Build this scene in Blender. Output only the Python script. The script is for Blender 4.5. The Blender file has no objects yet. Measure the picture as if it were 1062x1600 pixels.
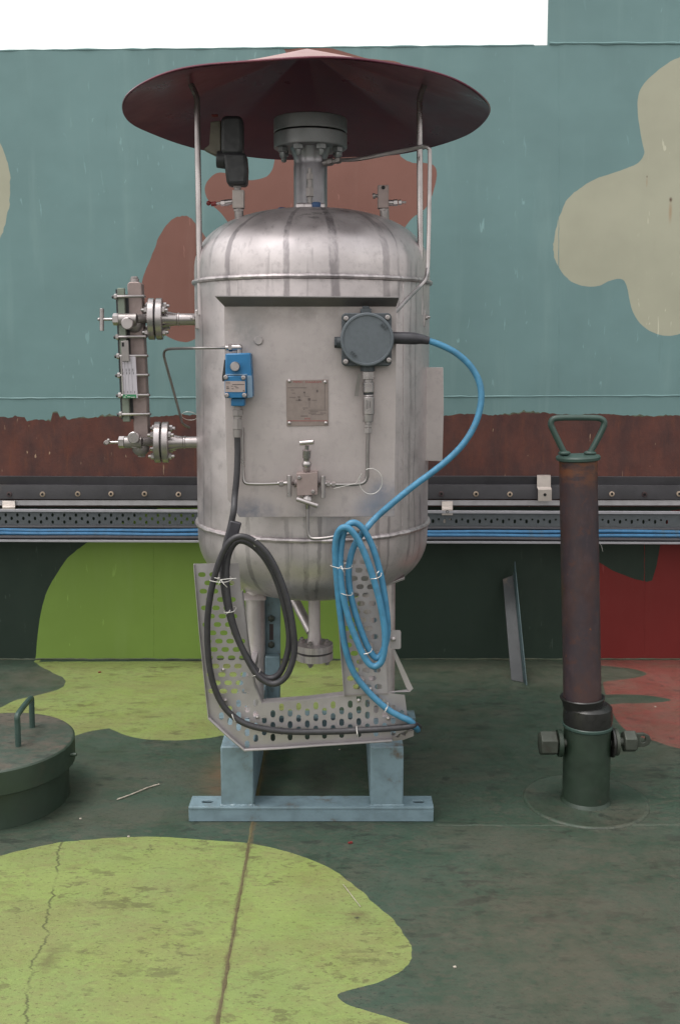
import bpy, bmesh, math, random
from mathutils import Vector, Matrix, Quaternion
from mathutils.geometry import delaunay_2d_cdt
random.seed(7)
S = bpy.context.scene
R = math.radians
# ---------------------------------------------------------------- camera
F, PX, PY, PITCH, EYE = 1600.0, 531.0, 708.0, R(6.0), 1.5
cd = bpy.data.cameras.new('camera'); cam = bpy.data.objects.new('camera', cd)
S.collection.objects.link(cam); S.camera = cam
cam.location = (0, 0, EYE); cam.rotation_euler = (R(90) - PITCH, 0, 0)
cd.sensor_fit = 'VERTICAL'; cd.sensor_height = 24.0; cd.lens = 24.0 * F / 1600
cd.shift_y = -(800 - PY) / 1600.0
cd.clip_start = 0.05; cd.clip_end = 2000
# ---------------------------------------------------------------- sky, sun, exposure
SUN_EL, SUN_AZ = 70.0, -118.0           # elevation; azimuth measured from +Y towards +X (behind and left of the camera)
w = bpy.data.worlds.new('World'); S.world = w; w.use_nodes = True
nt = w.node_tree; nt.nodes.clear()
sky = nt.nodes.new('ShaderNodeTexSky'); sky.sky_type = 'NISHITA'; sky.sun_disc = False
sky.sun_elevation = R(SUN_EL); sky.sun_rotation = R(SUN_AZ)
sky.air_density = 4.0; sky.dust_density = 3.0; sky.ozone_density = 1.0
hsv = nt.nodes.new('ShaderNodeHueSaturation'); hsv.inputs['Saturation'].default_value = 0.10
bg = nt.nodes.new('ShaderNodeBackground'); bg.inputs['Strength'].default_value = 0.15
out = nt.nodes.new('ShaderNodeOutputWorld')
nt.links.new(sky.outputs[0], hsv.inputs['Color']); nt.links.new(hsv.outputs[0], bg.inputs['Color'])
nt.links.new(bg.outputs[0], out.inputs['Surface'])
sd = bpy.data.lights.new('sun', 'SUN'); sun = bpy.data.objects.new('sun', sd); S.collection.objects.link(sun)
sd.energy = 0.75; sd.angle = R(18); sd.color = (1.0, 0.93, 0.89)
_d = Vector((math.sin(R(SUN_AZ)) * math.cos(R(SUN_EL)), math.cos(R(SUN_AZ)) * math.cos(R(SUN_EL)), math.sin(R(SUN_EL))))
sun.rotation_euler = _d.to_track_quat('Z', 'Y').to_euler()
S.view_settings.view_transform = 'Standard'; S.view_settings.look = 'None'
S.view_settings.exposure = 0.88; S.view_settings.gamma = 1.0; S.view_settings.use_curve_mapping = False

# ---------------------------------------------------------------- measuring helpers
_fw = Vector((0, math.cos(PITCH), -math.sin(PITCH))); _up = Vector((0, math.sin(PITCH), math.cos(PITCH)))
def ray(px, py): return _fw + _up * ((PY - py) / F) + Vector((1, 0, 0)) * ((px - PX) / F)
def W(px, py, Y):
    d = ray(px, py); return d * (Y / d.y) + Vector((0, 0, EYE))
def G(px, py, z=0.0):
    d = ray(px, py); return d * ((z - EYE) / d.z) + Vector((0, 0, EYE))
def mm(px, Y): return px * Y / F
def spline(pts, n=8, closed=False):
    """Catmull-Rom through points (any dimension)."""
    P = [Vector(p) for p in pts]; m = len(P); o = []
    rng = range(m) if closed else range(m - 1)
    for i in rng:
        if closed: a, b, c, d = P[(i - 1) % m], P[i], P[(i + 1) % m], P[(i + 2) % m]
        else: a, b, c, d = P[max(i - 1, 0)], P[i], P[i + 1], P[min(i + 2, m - 1)]
        for k in range(n):
            t = k / n
            o.append(0.5 * ((2 * b) + (c - a) * t + (2 * a - 5 * b + 4 * c - d) * t * t + (3 * b - a - 3 * c + d) * t ** 3))
    if not closed: o.append(P[-1])
    return o

# ---------------------------------------------------------------- mesh builder
class MB:
    def __init__(s): s.bm = bmesh.new()
    def _ring(s, c, u, v, r, n, ph=0.0):
        return [s.bm.verts.new(c + u * (r * math.cos(ph + 2 * math.pi * i / n)) + v * (r * math.sin(ph + 2 * math.pi * i / n))) for i in range(n)]
    def _face(s, vs):
        try: return s.bm.faces.new(vs)
        except ValueError: return None
    def box(s, lo, hi):
        lo, hi = Vector(lo), Vector(hi)
        v = [s.bm.verts.new((x, y, z)) for z in (lo.z, hi.z) for y in (lo.y, hi.y) for x in (lo.x, hi.x)]
        for f in ((0, 2, 3, 1), (4, 5, 7, 6), (0, 1, 5, 4), (2, 6, 7, 3), (0, 4, 6, 2), (1, 3, 7, 5)): s._face([v[i] for i in f])
        return s
    def obox(s, c, u, v, w_):
        """box from centre and three half-axis vectors"""
        c, u, v, w_ = Vector(c), Vector(u), Vector(v), Vector(w_)
        vs = [s.bm.verts.new(c + u * a + v * b + w_ * d) for d in (-1, 1) for b in (-1, 1) for a in (-1, 1)]
        for f in ((0, 2, 3, 1), (4, 5, 7, 6), (0, 1, 5, 4), (2, 6, 7, 3), (0, 4, 6, 2), (1, 3, 7, 5)): s._face([vs[i] for i in f])
        return s
    def prism(s, pts, vec):
        vec = Vector(vec); a = [s.bm.verts.new(Vector(p)) for p in pts]; b = [s.bm.verts.new(Vector(p) + vec) for p in pts]
        n = len(a); s._face(a); s._face(b[::-1])
        for i in range(n): s._face([a[i], b[i], b[(i + 1) % n], a[(i + 1) % n]])
        return s
    def ppx(s, poly, Y, t):
        """polygon given in picture measure on the upright plane at distance Y, t thick towards the back"""
        return s.prism([W(x, y, Y) for x, y in poly], (0, t, 0))
    def rpx(s, x0, y0, x1, y1, Y, t): return s.ppx([(x0, y0), (x1, y0), (x1, y1), (x0, y1)], Y, t)
    def frame(s, ax):
        ax = Vector(ax).normalized(); h = Vector((0, 0, 1)) if abs(ax.z) < 0.9 else Vector((0, 1, 0))
        u = ax.cross(h).normalized(); return ax, u, ax.cross(u).normalized()
    def lathe(s, prof, o, ax=(0, 0, 1), n=32, caps=True, ph=0.0):
        """prof: list of (radius, height along axis)"""
        o = Vector(o); ax, u, v = s.frame(ax); rings = []
        for r, h in prof: rings.append(s._ring(o + ax * h, u, v, max(r, 1e-4), n, ph))
        for a, b in zip(rings, rings[1:]):
            for i in range(n): s._face([a[i], a[(i + 1) % n], b[(i + 1) % n], b[i]])
        if caps: s._face(rings[0][::-1]); s._face(rings[-1])
        return s
    def cyl(s, a, b, r, r2=None, n=20, ph=0.0):
        a, b = Vector(a), Vector(b); return s.lathe([(r, 0), (r if r2 is None else r2, (b - a).length)], a, b - a, n, True, ph)
    def hexa(s, a, b, r):
        a, b = Vector(a), Vector(b); L = (b - a).length; c = min(r * 0.13, L * .3)
        return s.lathe([(r - c, 0), (r, c * .6), (r, L - c * .6), (r - c, L)], a, b - a, 6, True, R(30))
    def tube(s, path, r, n=10, closed=False):
        P = [Vector(p) for p in path]; m = len(P)
        T = []
        for i in range(m):
            a = P[(i - 1) % m] if closed or i else P[0]; b = P[(i + 1) % m] if closed or i < m - 1 else P[-1]
            t = (b - a); T.append(t.normalized() if t.length > 1e-9 else Vector((0, 0, 1)))
        u = T[0].orthogonal().normalized(); rings = []
        for i in range(m):
            if i: u = T[i - 1].rotation_difference(T[i]) @ u
            u = (u - T[i] * u.dot(T[i])).normalized(); v = T[i].cross(u)
            rings.append(s._ring(P[i], u, v, r[i] if isinstance(r, (list, tuple)) else r, n))
        for i in range(m if closed else m - 1):
            a, b = rings[i], rings[(i + 1) % m]
            if closed and i == m - 1:   # best matching roll
                k = min(range(n), key=lambda q: (b[q].co - a[0].co).length); b = b[k:] + b[:k]
            for j in range(n): s._face([a[j], a[(j + 1) % n], b[(j + 1) % n], b[j]])
        if not closed: s._face(rings[0][::-1]); s._face(rings[-1])
        return s
    def ball(s, c, r, sx=1, sy=1, sz=1, n=12):
        M = Matrix.Translation(Vector(c)) @ Matrix.Diagonal((sx, sy, sz, 1))
        bmesh.ops.create_uvsphere(s.bm, u_segments=n, v_segments=max(6, n // 2 + 1), radius=r, matrix=M); return s

ORI = {}
def origin(o):
    v = Vector((0, 0, 0))
    while o is not None: v = v + ORI.get(o.name, Vector((0, 0, 0))); o = o.parent
    return v
def thing(name, label, cat, loc, group=None):
    o = bpy.data.objects.new(name, None); S.collection.objects.link(o); o.empty_display_size = .05
    o.location = loc; ORI[o.name] = Vector(loc); o['label'] = label; o['category'] = cat
    if group: o['group'] = group
    return o
def finish(me, ang=35):
    me.polygons.foreach_set('use_smooth', [True] * len(me.polygons)); me.set_sharp_from_angle(angle=R(ang)); me.update()
def part(name, mb, mat, parent=None, label=None, bevel=0.0, ang=35, loc=None):
    bm = mb.bm; bmesh.ops.recalc_face_normals(bm, faces=bm.faces)
    base = origin(parent) if parent else Vector(loc or (0, 0, 0))
    bmesh.ops.translate(bm, verts=bm.verts, vec=-base)
    me = bpy.data.meshes.new(name); bm.to_mesh(me); bm.free()
    for m in (mat if isinstance(mat, (list, tuple)) else [mat]): me.materials.append(m)
    finish(me, ang)
    o = bpy.data.objects.new(name, me); S.collection.objects.link(o)
    if parent: o.parent = parent
    else: o.location = base; ORI[o.name] = base
    if label: o['label'] = label
    if bevel:
        b = o.modifiers.new('bevel', 'BEVEL'); b.width = bevel; b.segments = 2; b.limit_method = 'ANGLE'; b.angle_limit = R(40); b.harden_normals = False
    return o
def solo(name, mb, mat, label, cat, loc, group=None, **k):
    o = part(name, mb, mat, None, label, loc=loc, **k); o['category'] = cat
    if group: o['group'] = group
    return o
_cache = {}
def piece(name, key, maker, mat, parent, pos, ax=(0, 0, 1), spin=0.0):
    """one of many alike pieces: shares its mesh; its local +Z is laid along ax"""
    k = (key, mat.name)
    if k not in _cache:
        mb = MB(); maker(mb); bmesh.ops.recalc_face_normals(mb.bm, faces=mb.bm.faces)
        me = bpy.data.meshes.new(name); mb.bm.to_mesh(me); mb.bm.free(); [me.materials.append(q_) for q_ in (mat, M['hole'])]; finish(me); _cache[k] = me
    o = bpy.data.objects.new(name, _cache[k]); S.collection.objects.link(o); o.parent = parent
    o.location = Vector(pos) - origin(parent); o.rotation_mode = 'QUATERNION'
    o.rotation_quaternion = Vector(ax).normalized().to_track_quat('Z', 'Y') @ Quaternion((0, 0, 1), spin)
    return o
def bolt_maker(r, head, shaft, rs=None):
    def f(mb):
        mb.hexa((0, 0, 0), (0, 0, head), r)
        if shaft: mb.lathe([(r * .55 if rs is None else rs, 0), (r * .55 if rs is None else rs, shaft * .8), (r * .35, shaft)], (0, 0, head), n=10)
    return f
def screw_maker(r):
    def f(mb): mb.lathe([(r, -r * .2), (r, r * .4), (r * .8, r * .75), (r * .5, r * .8), (r * .45, r * .3), (0.0001, r * .3)], (0, 0, 0), n=12)
    return f

# ---------------------------------------------------------------- materials
def lin(r, g, b):
    f = lambda c: (c / 255 / 12.92) if c / 255 <= .04045 else ((c / 255 + .055) / 1.055) ** 2.4
    return (f(r), f(g), f(b), 1)
class NT:
    def __init__(s, name):
        s.m = bpy.data.materials.new(name); s.m.use_nodes = True; s.t = s.m.node_tree; s.N = s.t.nodes
        s.b = s.N['Principled BSDF']; s.co = s.N.new('ShaderNodeTexCoord')
        s.geo = None
    def l(s, a, b): s.t.links.new(a, b)
    def pos(s):
        if s.geo is None: s.geo = s.N.new('ShaderNodeNewGeometry')
        return s.geo.outputs['Position']
    def map(s, scale, src=None):
        n = s.N.new('ShaderNodeMapping'); n.inputs['Scale'].default_value = scale
        s.l(src or s.co.outputs['Object'], n.inputs['Vector']); return n.outputs[0]
    def noise(s, scale, detail=4, rough=.55, vec=None, dist=0.0):
        n = s.N.new('ShaderNodeTexNoise'); n.inputs['Scale'].default_value = scale; n.inputs['Detail'].default_value = detail
        n.inputs['Roughness'].default_value = rough; n.inputs['Distortion'].default_value = dist
        s.l(vec or s.co.outputs['Object'], n.inputs['Vector']); return n.outputs['Fac']
    def ramp(s, fac, lo, hi, a=0.0, b=1.0):
        n = s.N.new('ShaderNodeMapRange'); n.interpolation_type = 'SMOOTHSTEP'
        n.inputs['From Min'].default_value = lo; n.inputs['From Max'].default_value = hi
        n.inputs['To Min'].default_value = a; n.inputs['To Max'].default_value = b
        s.l(fac, n.inputs['Value']); return n.outputs[0]
    def mix(s, fac, a, b):
        n = s.N.new('ShaderNodeMix'); n.data_type = 'RGBA'
        for v, i in ((fac, 0), (a, 6), (b, 7)):
            if hasattr(v, 'links'): s.l(v, n.inputs[i])
            else: n.inputs[i].default_value = v
        return n.outputs[2]
    def math(s, op, a, b=None):
        n = s.N.new('ShaderNodeMath'); n.operation = op
        for v, i in ((a, 0), (b, 1)):
            if v is None: continue
            if hasattr(v, 'links'): s.l(v, n.inputs[i])
            else: n.inputs[i].default_value = v
        return n.outputs[0]
    def sep(s, v):
        n = s.N.new('ShaderNodeSeparateXYZ'); s.l(v, n.inputs[0]); return n.outputs
    def bump(s, h, strength=.2, dist=.002):
        n = s.N.new('ShaderNodeBump'); n.inputs['Strength'].default_value = strength; n.inputs['Distance'].default_value = dist
        s.l(h, n.inputs['Height']); s.l(n.outputs[0], s.b.inputs['Normal'])
    def set(s, color=None, rough=None, metal=None, spec=None):
        for v, k in ((color, 'Base Color'), (rough, 'Roughness'), (metal, 'Metallic'), (spec, 'Specular IOR Level')):
            if v is None: continue
            if hasattr(v, 'links'): s.l(v, s.b.inputs[k])
            else: s.b.inputs[k].default_value = v
        return s.m
    def blotch(s, center, rad, wx=1.0, wy=1.0, wz=1.0):
        """soft patch, for stains and painted shade, at a world place: 1 in the middle, 0 outside"""
        n = s.N.new('ShaderNodeVectorMath'); n.operation = 'SUBTRACT'; s.l(s.pos(), n.inputs[0]); n.inputs[1].default_value = center
        m_ = s.N.new('ShaderNodeVectorMath'); m_.operation = 'MULTIPLY'; s.l(n.outputs[0], m_.inputs[0]); m_.inputs[1].default_value = (wx, wy, wz)
        q = s.N.new('ShaderNodeVectorMath'); q.operation = 'LENGTH'; s.l(m_.outputs[0], q.inputs[0])
        return s.ramp(q.outputs['Value'], 0, rad, 1, 0)

def simple(name, c, rough=.5, metal=0.0, var=.18, scale=30, bump=0.0, dirt=None, spec=.5):
    n = NT(name); c2 = tuple(max(0, x * (1 - var)) for x in c[:3]) + (1,)
    col = n.mix(n.ramp(n.noise(scale, 5), .35, .68), c, c2)
    if dirt: col = n.mix(n.ramp(n.noise(scale * .5, 8, .7), dirt[1], dirt[1] + .16), col, dirt[0])
    r = n.ramp(n.noise(scale * 1.7, 4), .3, .7, max(.04, rough - .09), min(1, rough + .09))
    if bump: n.bump(n.noise(scale * 6, 6), bump, .001)
    return n.set(col, r, metal, spec)

def steel(name, c, rough, var=.25, streak=True, metal=.9, brush=0.3):
    n = NT(name); c2 = tuple(x * (1 - var) for x in c[:3]) + (1,); c3 = tuple(x * (1 - 1.7 * var) for x in c[:3]) + (1,)
    col = n.mix(n.ramp(n.noise(6, 6, .6), .35, .7), c, c2)
    if streak:
        st = n.noise(14, 3, .5, n.map((1.5, 1.5, .09)), .2)
        col = n.mix(n.ramp(st, .60, .66, 0, .8), col, c3)
        st2 = n.noise(60, 3, .5, n.map((1, 1, .04)))
        col = n.mix(n.ramp(st2, .62, .8, 0, .5), col, c3)
    fine = n.noise(260, 3, .6, n.map((1, 1, .12)))
    r = n.ramp(n.noise(9, 5), .3, .7, rough - .1, rough + .1)
    n.bump(fine, brush * .35, .0006)
    return n.set(col, r, metal)

def wallpaint(name, c, streakc, rough=.5, extra=None):
    """paint on steel plate: light wash streaks running down, scuffs, faint waviness"""
    n = NT(name)
    c2 = tuple(x * .9 for x in c[:3]) + (1,)
    col = n.mix(n.ramp(n.noise(2.2, 5), .35, .65), c, c2)
    st = n.noise(9, 5, .6, n.map((1, 1, .1)), .3)
    col = n.mix(n.ramp(st, .52, .78, 0, .45), col, streakc)
    sp = n.noise(22, 8, .75, n.map((1.0, 1, .45)))
    col = n.mix(n.ramp(sp, .67, .76, 0, .45), col, streakc)
    sc = n.noise(30, 3, .55, n.map((1.5, 1, .28)), .6)
    gate = n.ramp(n.noise(1.7, 3), .46, .60)
    col = n.mix(n.math('MULTIPLY', n.ramp(sc, .665, .70, 0, .6), gate), col, tuple(min(1, x * 1.5 + .03) for x in c[:3]) + (1,))
    dr = n.noise(26, 6, .7, n.map((1, 1, .12)))
    col = n.mix(n.math('MULTIPLY', n.ramp(dr, .60, .70, 0, .3), gate), col, tuple(x * .7 for x in c[:3]) + (1,))
    if extra: col = extra(n, col)
    n.bump(n.math('ADD', n.noise(2.6, 3), n.math('MULTIPLY', n.noise(120, 5, .6), .03)), .4, .014)
    return n.set(col, n.ramp(n.noise(8, 4), .3, .7, rough - .08, rough + .1), 0.0, .28)

def deckpaint(name, c, c2, dirt, damt=.5, rough=.62, extra=None, dark=None):
    n = NT(name); dark = dark or tuple(x * .5 for x in dirt[:3]) + (1,)
    col = n.mix(n.ramp(n.noise(3.0, 8, .65), .34, .66), c, c2)
    # dust lying in smears across the plate
    sm = n.noise(2.6, 12, .74, n.map((.75, 1.5, 1)), .35)
    col = n.mix(n.ramp(sm, .44, .62, 0, damt), col, dirt)
    # scuffs: small crisp marks that gather in places
    where = n.ramp(n.noise(2.1, 4, .6), .38, .62)
    grit = n.noise(38, 5, .66, n.map((.7, 1.25, 1)), .2)
    col = n.mix(n.math('MULTIPLY', n.ramp(grit, .49, .60, 0, damt), n.ramp(n.noise(4.5, 6, .7), .34, .62, .25, 1)), col, dirt)
    g = n.noise(12, 10, .70, n.map((.55, 1.35, 1)), .25)
    col = n.mix(n.math('MULTIPLY', n.ramp(g, .545, .59, 0, .8), where), col, dark)
    g2 = n.noise(30, 7, .68, n.map((.6, 1.2, 1)), .2)
    col = n.mix(n.math('MULTIPLY', n.ramp(g2, .56, .60, 0, .75), n.ramp(n.noise(3.3, 5, .65), .42, .6)), col, dark)
    sp = n.noise(105, 3, .6, n.map((.75, 1.2, 1)))
    col = n.mix(n.ramp(sp, .58, .66, 0, .75), col, dark)
    sp1 = n.noise(78, 3, .6, n.map((.7, 1.2, 1)))
    col = n.mix(n.ramp(sp1, .58, .66, 0, .22), col, tuple(min(1, x * 1.45) for x in c[:3]) + (1,))
    sp2 = n.noise(210, 3, .6)
    col = n.mix(n.ramp(sp2, .72, .75, 0, .6), col, tuple(min(1, x * 1.5) for x in c[:3]) + (1,))
    # brown rust bleeding along the welded seam of the plates
    x = n.sep(n.pos())
    d = n.math('ABSOLUTE', n.math('ADD', n.math('ADD', x[0], .2735), n.math('MULTIPLY', n.math('SUBTRACT', n.noise(13, 9, .76), .5), .034)))
    sb = n.math('MULTIPLY', n.ramp(d, .002, .013, .85, 0), n.ramp(n.noise(10, 10, .8, n.map((2.5, 1, 1))), .36, .60, .1, 1))
    col = n.mix(sb, col, lin(80, 69, 47))
    if extra: col = extra(n, col)
    n.bump(n.math('ADD', n.noise(180, 5), n.math('MULTIPLY', n.noise(4, 2), 3.0)), .3, .0025)
    return n.set(col, n.ramp(n.noise(7, 8, .72), .3, .7, rough - .16, rough + .14))

YU, YL = 4.76, 4.785          # faces of the upper and lower steel walls
M = {}
def rust_spots(n, col):
    for (px, py, r, a) in ((1047, 312, .013, 1.0), (1010, 276, .006, .7)):
        p = W(px, py, YU)
        col = n.mix(n.math('MULTIPLY', n.blotch((p.x, p.y, p.z - r * 4.2), r * 5.5, 6.0, 0, 1.0), .45 * a), col, lin(150, 100, 55))
        col = n.mix(n.math('MULTIPLY', n.blotch((p.x, p.y, p.z), r, 1.2, 0, .8), .95 * a), col, lin(70, 38, 24))
    return col
M['teal'] = wallpaint('teal_wall_paint', lin(107, 135, 136), lin(124, 149, 148))
M['cream'] = wallpaint('cream_wall_paint', lin(165, 163, 145), lin(152, 152, 135), extra=rust_spots)
M['pink'] = wallpaint('dusty_pink_wall_paint', lin(126, 87, 78), lin(138, 104, 95))
def rustmat():
    n = NT('rusty_bare_band')
    col = n.mix(n.ramp(n.noise(5, 10, .7, n.map((1, 1, .6))), .32, .68), lin(96, 58, 50), lin(68, 47, 46))
    col = n.mix(n.ramp(n.noise(18, 10, .76, n.map((1.6, 1, .3))), .50, .68, 0, .55), col, lin(104, 62, 46))
    col = n.mix(n.ramp(n.noise(14, 10, .78, n.map((1.2, 1, .14))), .54, .70, 0, .55), col, lin(54, 40, 40))
    col = n.mix(n.ramp(n.noise(60, 10, .8), .55, .68, 0, .6), col, lin(66, 50, 50))
    col = n.mix(n.ramp(n.noise(48, 3, .6, n.map((1.3, 1, .22)), .4), .70, .73, 0, .85), col, lin(168, 142, 118))
    n.bump(n.noise(60, 8, .7), .5, .003)
    return n.set(col, n.ramp(n.noise(9, 5), .3, .7, .6, .85), 0.0, .3)
M['rust'] = rustmat()
M['edge'] = simple('flaking_paint_edge', lin(92, 98, 80), .7, 0, .5, 60, .4, dirt=(lin(70, 60, 50), .5))
M['dkgreen'] = wallpaint('dark_green_wall_paint', lin(35, 48, 40), lin(41, 53, 44), .55)
M['lime'] = wallpaint('lime_wall_paint', lin(113, 138, 63), lin(116, 138, 74), .55)
M['red'] = wallpaint('red_wall_paint', lin(108, 33, 31), lin(108, 42, 38), .55)
def lime_marks(n, col):
    p = G(557, 1433); col = n.mix(n.math('MULTIPLY', n.math('MULTIPLY', n.blotch((p.x, p.y, 0), .06, 1.0, .8, 0), n.ramp(n.noise(22, 9, .75), .38, .6)), .7), col, lin(80, 66, 46))
    p = G(558, 1434); col = n.mix(n.math('MULTIPLY', n.blotch((p.x, p.y, 0), .014, 1.0, 1.6, 0), n.ramp(n.noise(60, 6, .75), .42, .5)), col, lin(42, 38, 32))
    # long crack in the paint near the left edge
    x = n.sep(n.pos()); wob = n.math('MULTIPLY', n.math('SUBTRACT', n.noise(5, 9, .68, n.map((0, 1, 0), n.pos())), .5), .15)
    a, b = G(97, 1330), G(48, 1545); k = (b.x - a.x) / (b.y - a.y)
    lx = n.math('ADD', n.math('MULTIPLY', n.math('SUBTRACT', x[1], a.y), k), a.x)
    d = n.math('ABSOLUTE', n.math('SUBTRACT', n.math('SUBTRACT', x[0], lx), wob))
    br = n.math('MULTIPLY', n.ramp(n.noise(9, 5, .7, n.pos()), .34, .52, .15, 1), n.ramp(x[1], 3.1, 3.2, 1, 0))
    col = n.mix(n.math('MULTIPLY', n.ramp(d, .001, .005, .8, 0), br), col, lin(64, 66, 38))
    p = G(75, 1500); col = n.mix(n.math('MULTIPLY', n.blotch((p.x, p.y, 0), .06, 1.5, .7, 0), n.ramp(n.noise(9, 6, .7), .4, .5, 0, .7)), col, lin(88, 84, 52))
    p = G(238, 1328); col = n.mix(n.math('MULTIPLY', n.blotch((p.x, p.y, 0), .035, 1, .7, 0), n.ramp(n.noise(50, 6, .8), .5, .6)), col, lin(60, 62, 38))
    return col
def green_marks(n, col):
    for (px, py, r, wx, wy, a, c) in ((350, 1212, .12, 1.0, .35, .8, lin(92, 72, 52)), (500, 1215, .13, 1.2, .45, .9, lin(28, 31, 27)),  # darkest entry: oil stain, enlarged to paint shade between the rails
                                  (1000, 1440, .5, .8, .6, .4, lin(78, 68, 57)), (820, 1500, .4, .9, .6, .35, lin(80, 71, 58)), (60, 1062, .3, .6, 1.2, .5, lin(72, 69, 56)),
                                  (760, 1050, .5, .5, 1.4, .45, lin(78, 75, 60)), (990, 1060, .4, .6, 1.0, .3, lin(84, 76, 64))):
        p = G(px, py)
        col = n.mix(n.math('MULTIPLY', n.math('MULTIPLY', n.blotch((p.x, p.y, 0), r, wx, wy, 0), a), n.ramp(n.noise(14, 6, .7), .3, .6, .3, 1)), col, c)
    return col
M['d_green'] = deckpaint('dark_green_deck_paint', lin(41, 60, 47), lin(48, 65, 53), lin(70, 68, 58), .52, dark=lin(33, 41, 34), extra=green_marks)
M['d_lime'] = deckpaint('lime_deck_paint', lin(116, 130, 70), lin(110, 124, 70), lin(110, 108, 68), .55, dark=lin(84, 84, 50), extra=lime_marks)
M['d_red'] = deckpaint('red_deck_paint', lin(108, 56, 50), lin(114, 64, 56), lin(92, 74, 62), .5, dark=lin(74, 50, 44))
M['weld_deck'] = deckpaint('rusty_deck_seam', lin(96, 96, 56), lin(82, 76, 48), lin(78, 68, 47), .8)
M['join'] = deckpaint('dusty_join_bead', lin(66, 76, 56), lin(56, 66, 50), lin(76, 74, 60), .6)
def tanksteel():
    """stainless sheet with dirty water runs and painted rod reflections (each at its own bearing round the tank)"""
    n = NT('stainless_tank_steel')
    c, c2, c3 = (.62, .56, .565, 1), (.51, .458, .465, 1), (.22, .195, .205, 1)
    col = n.mix(n.ramp(n.noise(5, 7, .62), .35, .68), c, c2)
    x = n.sep(n.pos())
    ang = n.math('ARCTAN2', n.math('SUBTRACT', x[0], XC0), n.math('SUBTRACT', YC0, x[1]))
    ang = n.math('ADD', ang, n.math('MULTIPLY', n.math('SUBTRACT', n.noise(6, 6, .66, n.map((1, 1, .6))), .5), .11))
    brk = n.ramp(n.noise(12, 8, .74, n.map((1.4, 1.4, .4))), .36, .58, .12, 1)
    for px, wd, zlo, zhi, amt in RUNS_REFL:
        a0 = math.asin(max(-.99, min(.99, (px - 487) / 181.0)))
        m_ = n.ramp(n.math('ABSOLUTE', n.math('SUBTRACT', ang, a0)), wd * .45, wd * .8, amt, 0)
        m_ = n.math('MULTIPLY', m_, n.math('MULTIPLY', n.ramp(x[2], zlo - .03, zlo + .03), n.ramp(x[2], zhi - .01, zhi + .03, 1, 0)))
        col = n.mix(n.math('MULTIPLY', m_, brk), col, c3)
    st2 = n.noise(46, 4, .55, n.map((1, 1, .04)))
    col = n.mix(n.ramp(st2, .60, .74, 0, .45), col, c3)
    col = n.mix(n.ramp(n.noise(34, 10, .76), .50, .68, 0, .38), col, (.30, .265, .275, 1))
    col = n.mix(n.ramp(n.noise(90, 8, .7, n.map((1, 1, .25))), .62, .70, 0, .35), col, (.62, .56, .57, 1))
    # grime along the two weld rings
    for z in ZW:
        g = n.ramp(n.math('ABSOLUTE', n.math('SUBTRACT', x[2], z)), .006, .022, .5, 0)
        col = n.mix(n.math('MULTIPLY', g, n.ramp(n.noise(18, 6, .7), .4, .6)), col, c3)
    # scuffed smudges under the neck
    p = W(540, 343, 3.43)
    col = n.mix(n.math('MULTIPLY', n.blotch((p.x - .06, p.y, p.z), .16, 1, 0, 3.2), n.ramp(n.noise(22, 7, .72, n.map((.6, 1, 1.6))), .52, .60, 0, .8)), col, (.10, .09, .09, 1))
    n.bump(n.noise(260, 3, .6, n.map((1, 1, .12))), .1, .0006)
    return n.set(col, n.ramp(n.noise(9, 6, .65), .3, .7, .34, .54), .78)
YC0 = 3.55; XC0 = W(488.5, 640, YC0).x; ZW = (W(487, 431, YC0 - .40).z, W(487, 845, YC0 - .40).z)
RUNS_REFL = [(372, .045, 1.55, 2.2, .75), (455, .038, 1.55, 2.2, .7), (521, .058, 1.55, 2.2, .8), (596, .055, 1.60, 2.2, .6), (614, .02, 1.60, 2.2, .7), (342, .03, 1.75, 2.2, .5), (632, .025, .8, 1.75, .55), (640, .012, .8, 1.75, .6),
        (326, .014, .8, 1.9, .6), (398, .03, .3, 1.0, .55), (481, .035, .3, 1.0, .6), (500, .025, .3, 1.0, .6), (452, .03, .3, .95, .4), (585, .03, .3, 1.0, .6), (602, .02, .3, 1.0, .6), (545, .02, .3, .98, .4), (650, .04, .3, 1.0, .5)]  # thin upright bands near both edges paint reflections of the canopy rods
M['tank'] = tanksteel()
def platesteel():
    n = NT('stainless_panel_steel')
    col = n.mix(n.ramp(n.noise(5, 7, .62), .35, .68), (.46, .405, .40, 1), (.39, .345, .34, 1))
    col = n.mix(n.ramp(n.noise(16, 8, .7, n.map((1, 1, .35))), .55, .75, 0, .5), col, (.30, .275, .265, 1))
    for px, py, r, wx, wz, c in ((395, 800, .10, .8, 1.6, (.17, .18, .22, 1)), (590, 795, .09, .9, 1.2, (.19, .22, .28, 1)), (600, 765, .05, .7, 1, (.19, .21, .27, 1)), (380, 520, .10, 1, .7, (.26, .25, .25, 1)), (480, 800, .08, 1.0, 2.0, (.22, .21, .22, 1)), (470, 482, .24, .5, 3.5, (.28, .25, .24, 1))):  # wide flat entry paints the hood's shade along the panel top
        p = W(px, py, 3.095)
        col = n.mix(n.math('MULTIPLY', n.blotch((p.x, p.y, p.z), r, wx, 0, wz), n.ramp(n.noise(11, 6, .65), .35, .6, .2, .9)), col, c)
    col = n.mix(n.ramp(n.noise(30, 10, .76), .50, .68, 0, .35), col, (.27, .24, .235, 1))
    col = n.mix(n.ramp(n.noise(70, 8, .7, n.map((1, 1, .3))), .62, .70, 0, .3), col, (.56, .51, .50, 1))
    n.bump(n.noise(240, 3, .6, n.map((.12, 1, 1))), .08, .0006)
    return n.set(col, n.ramp(n.noise(8, 6, .65), .3, .7, .46, .62), .62)
M['plate'] = platesteel()
M['hood'] = steel('shaded_hood_steel', (.22, .205, .205, 1), .5, .2, False, .6, .2)  # steel darkened to paint the shade under the hood
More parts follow.
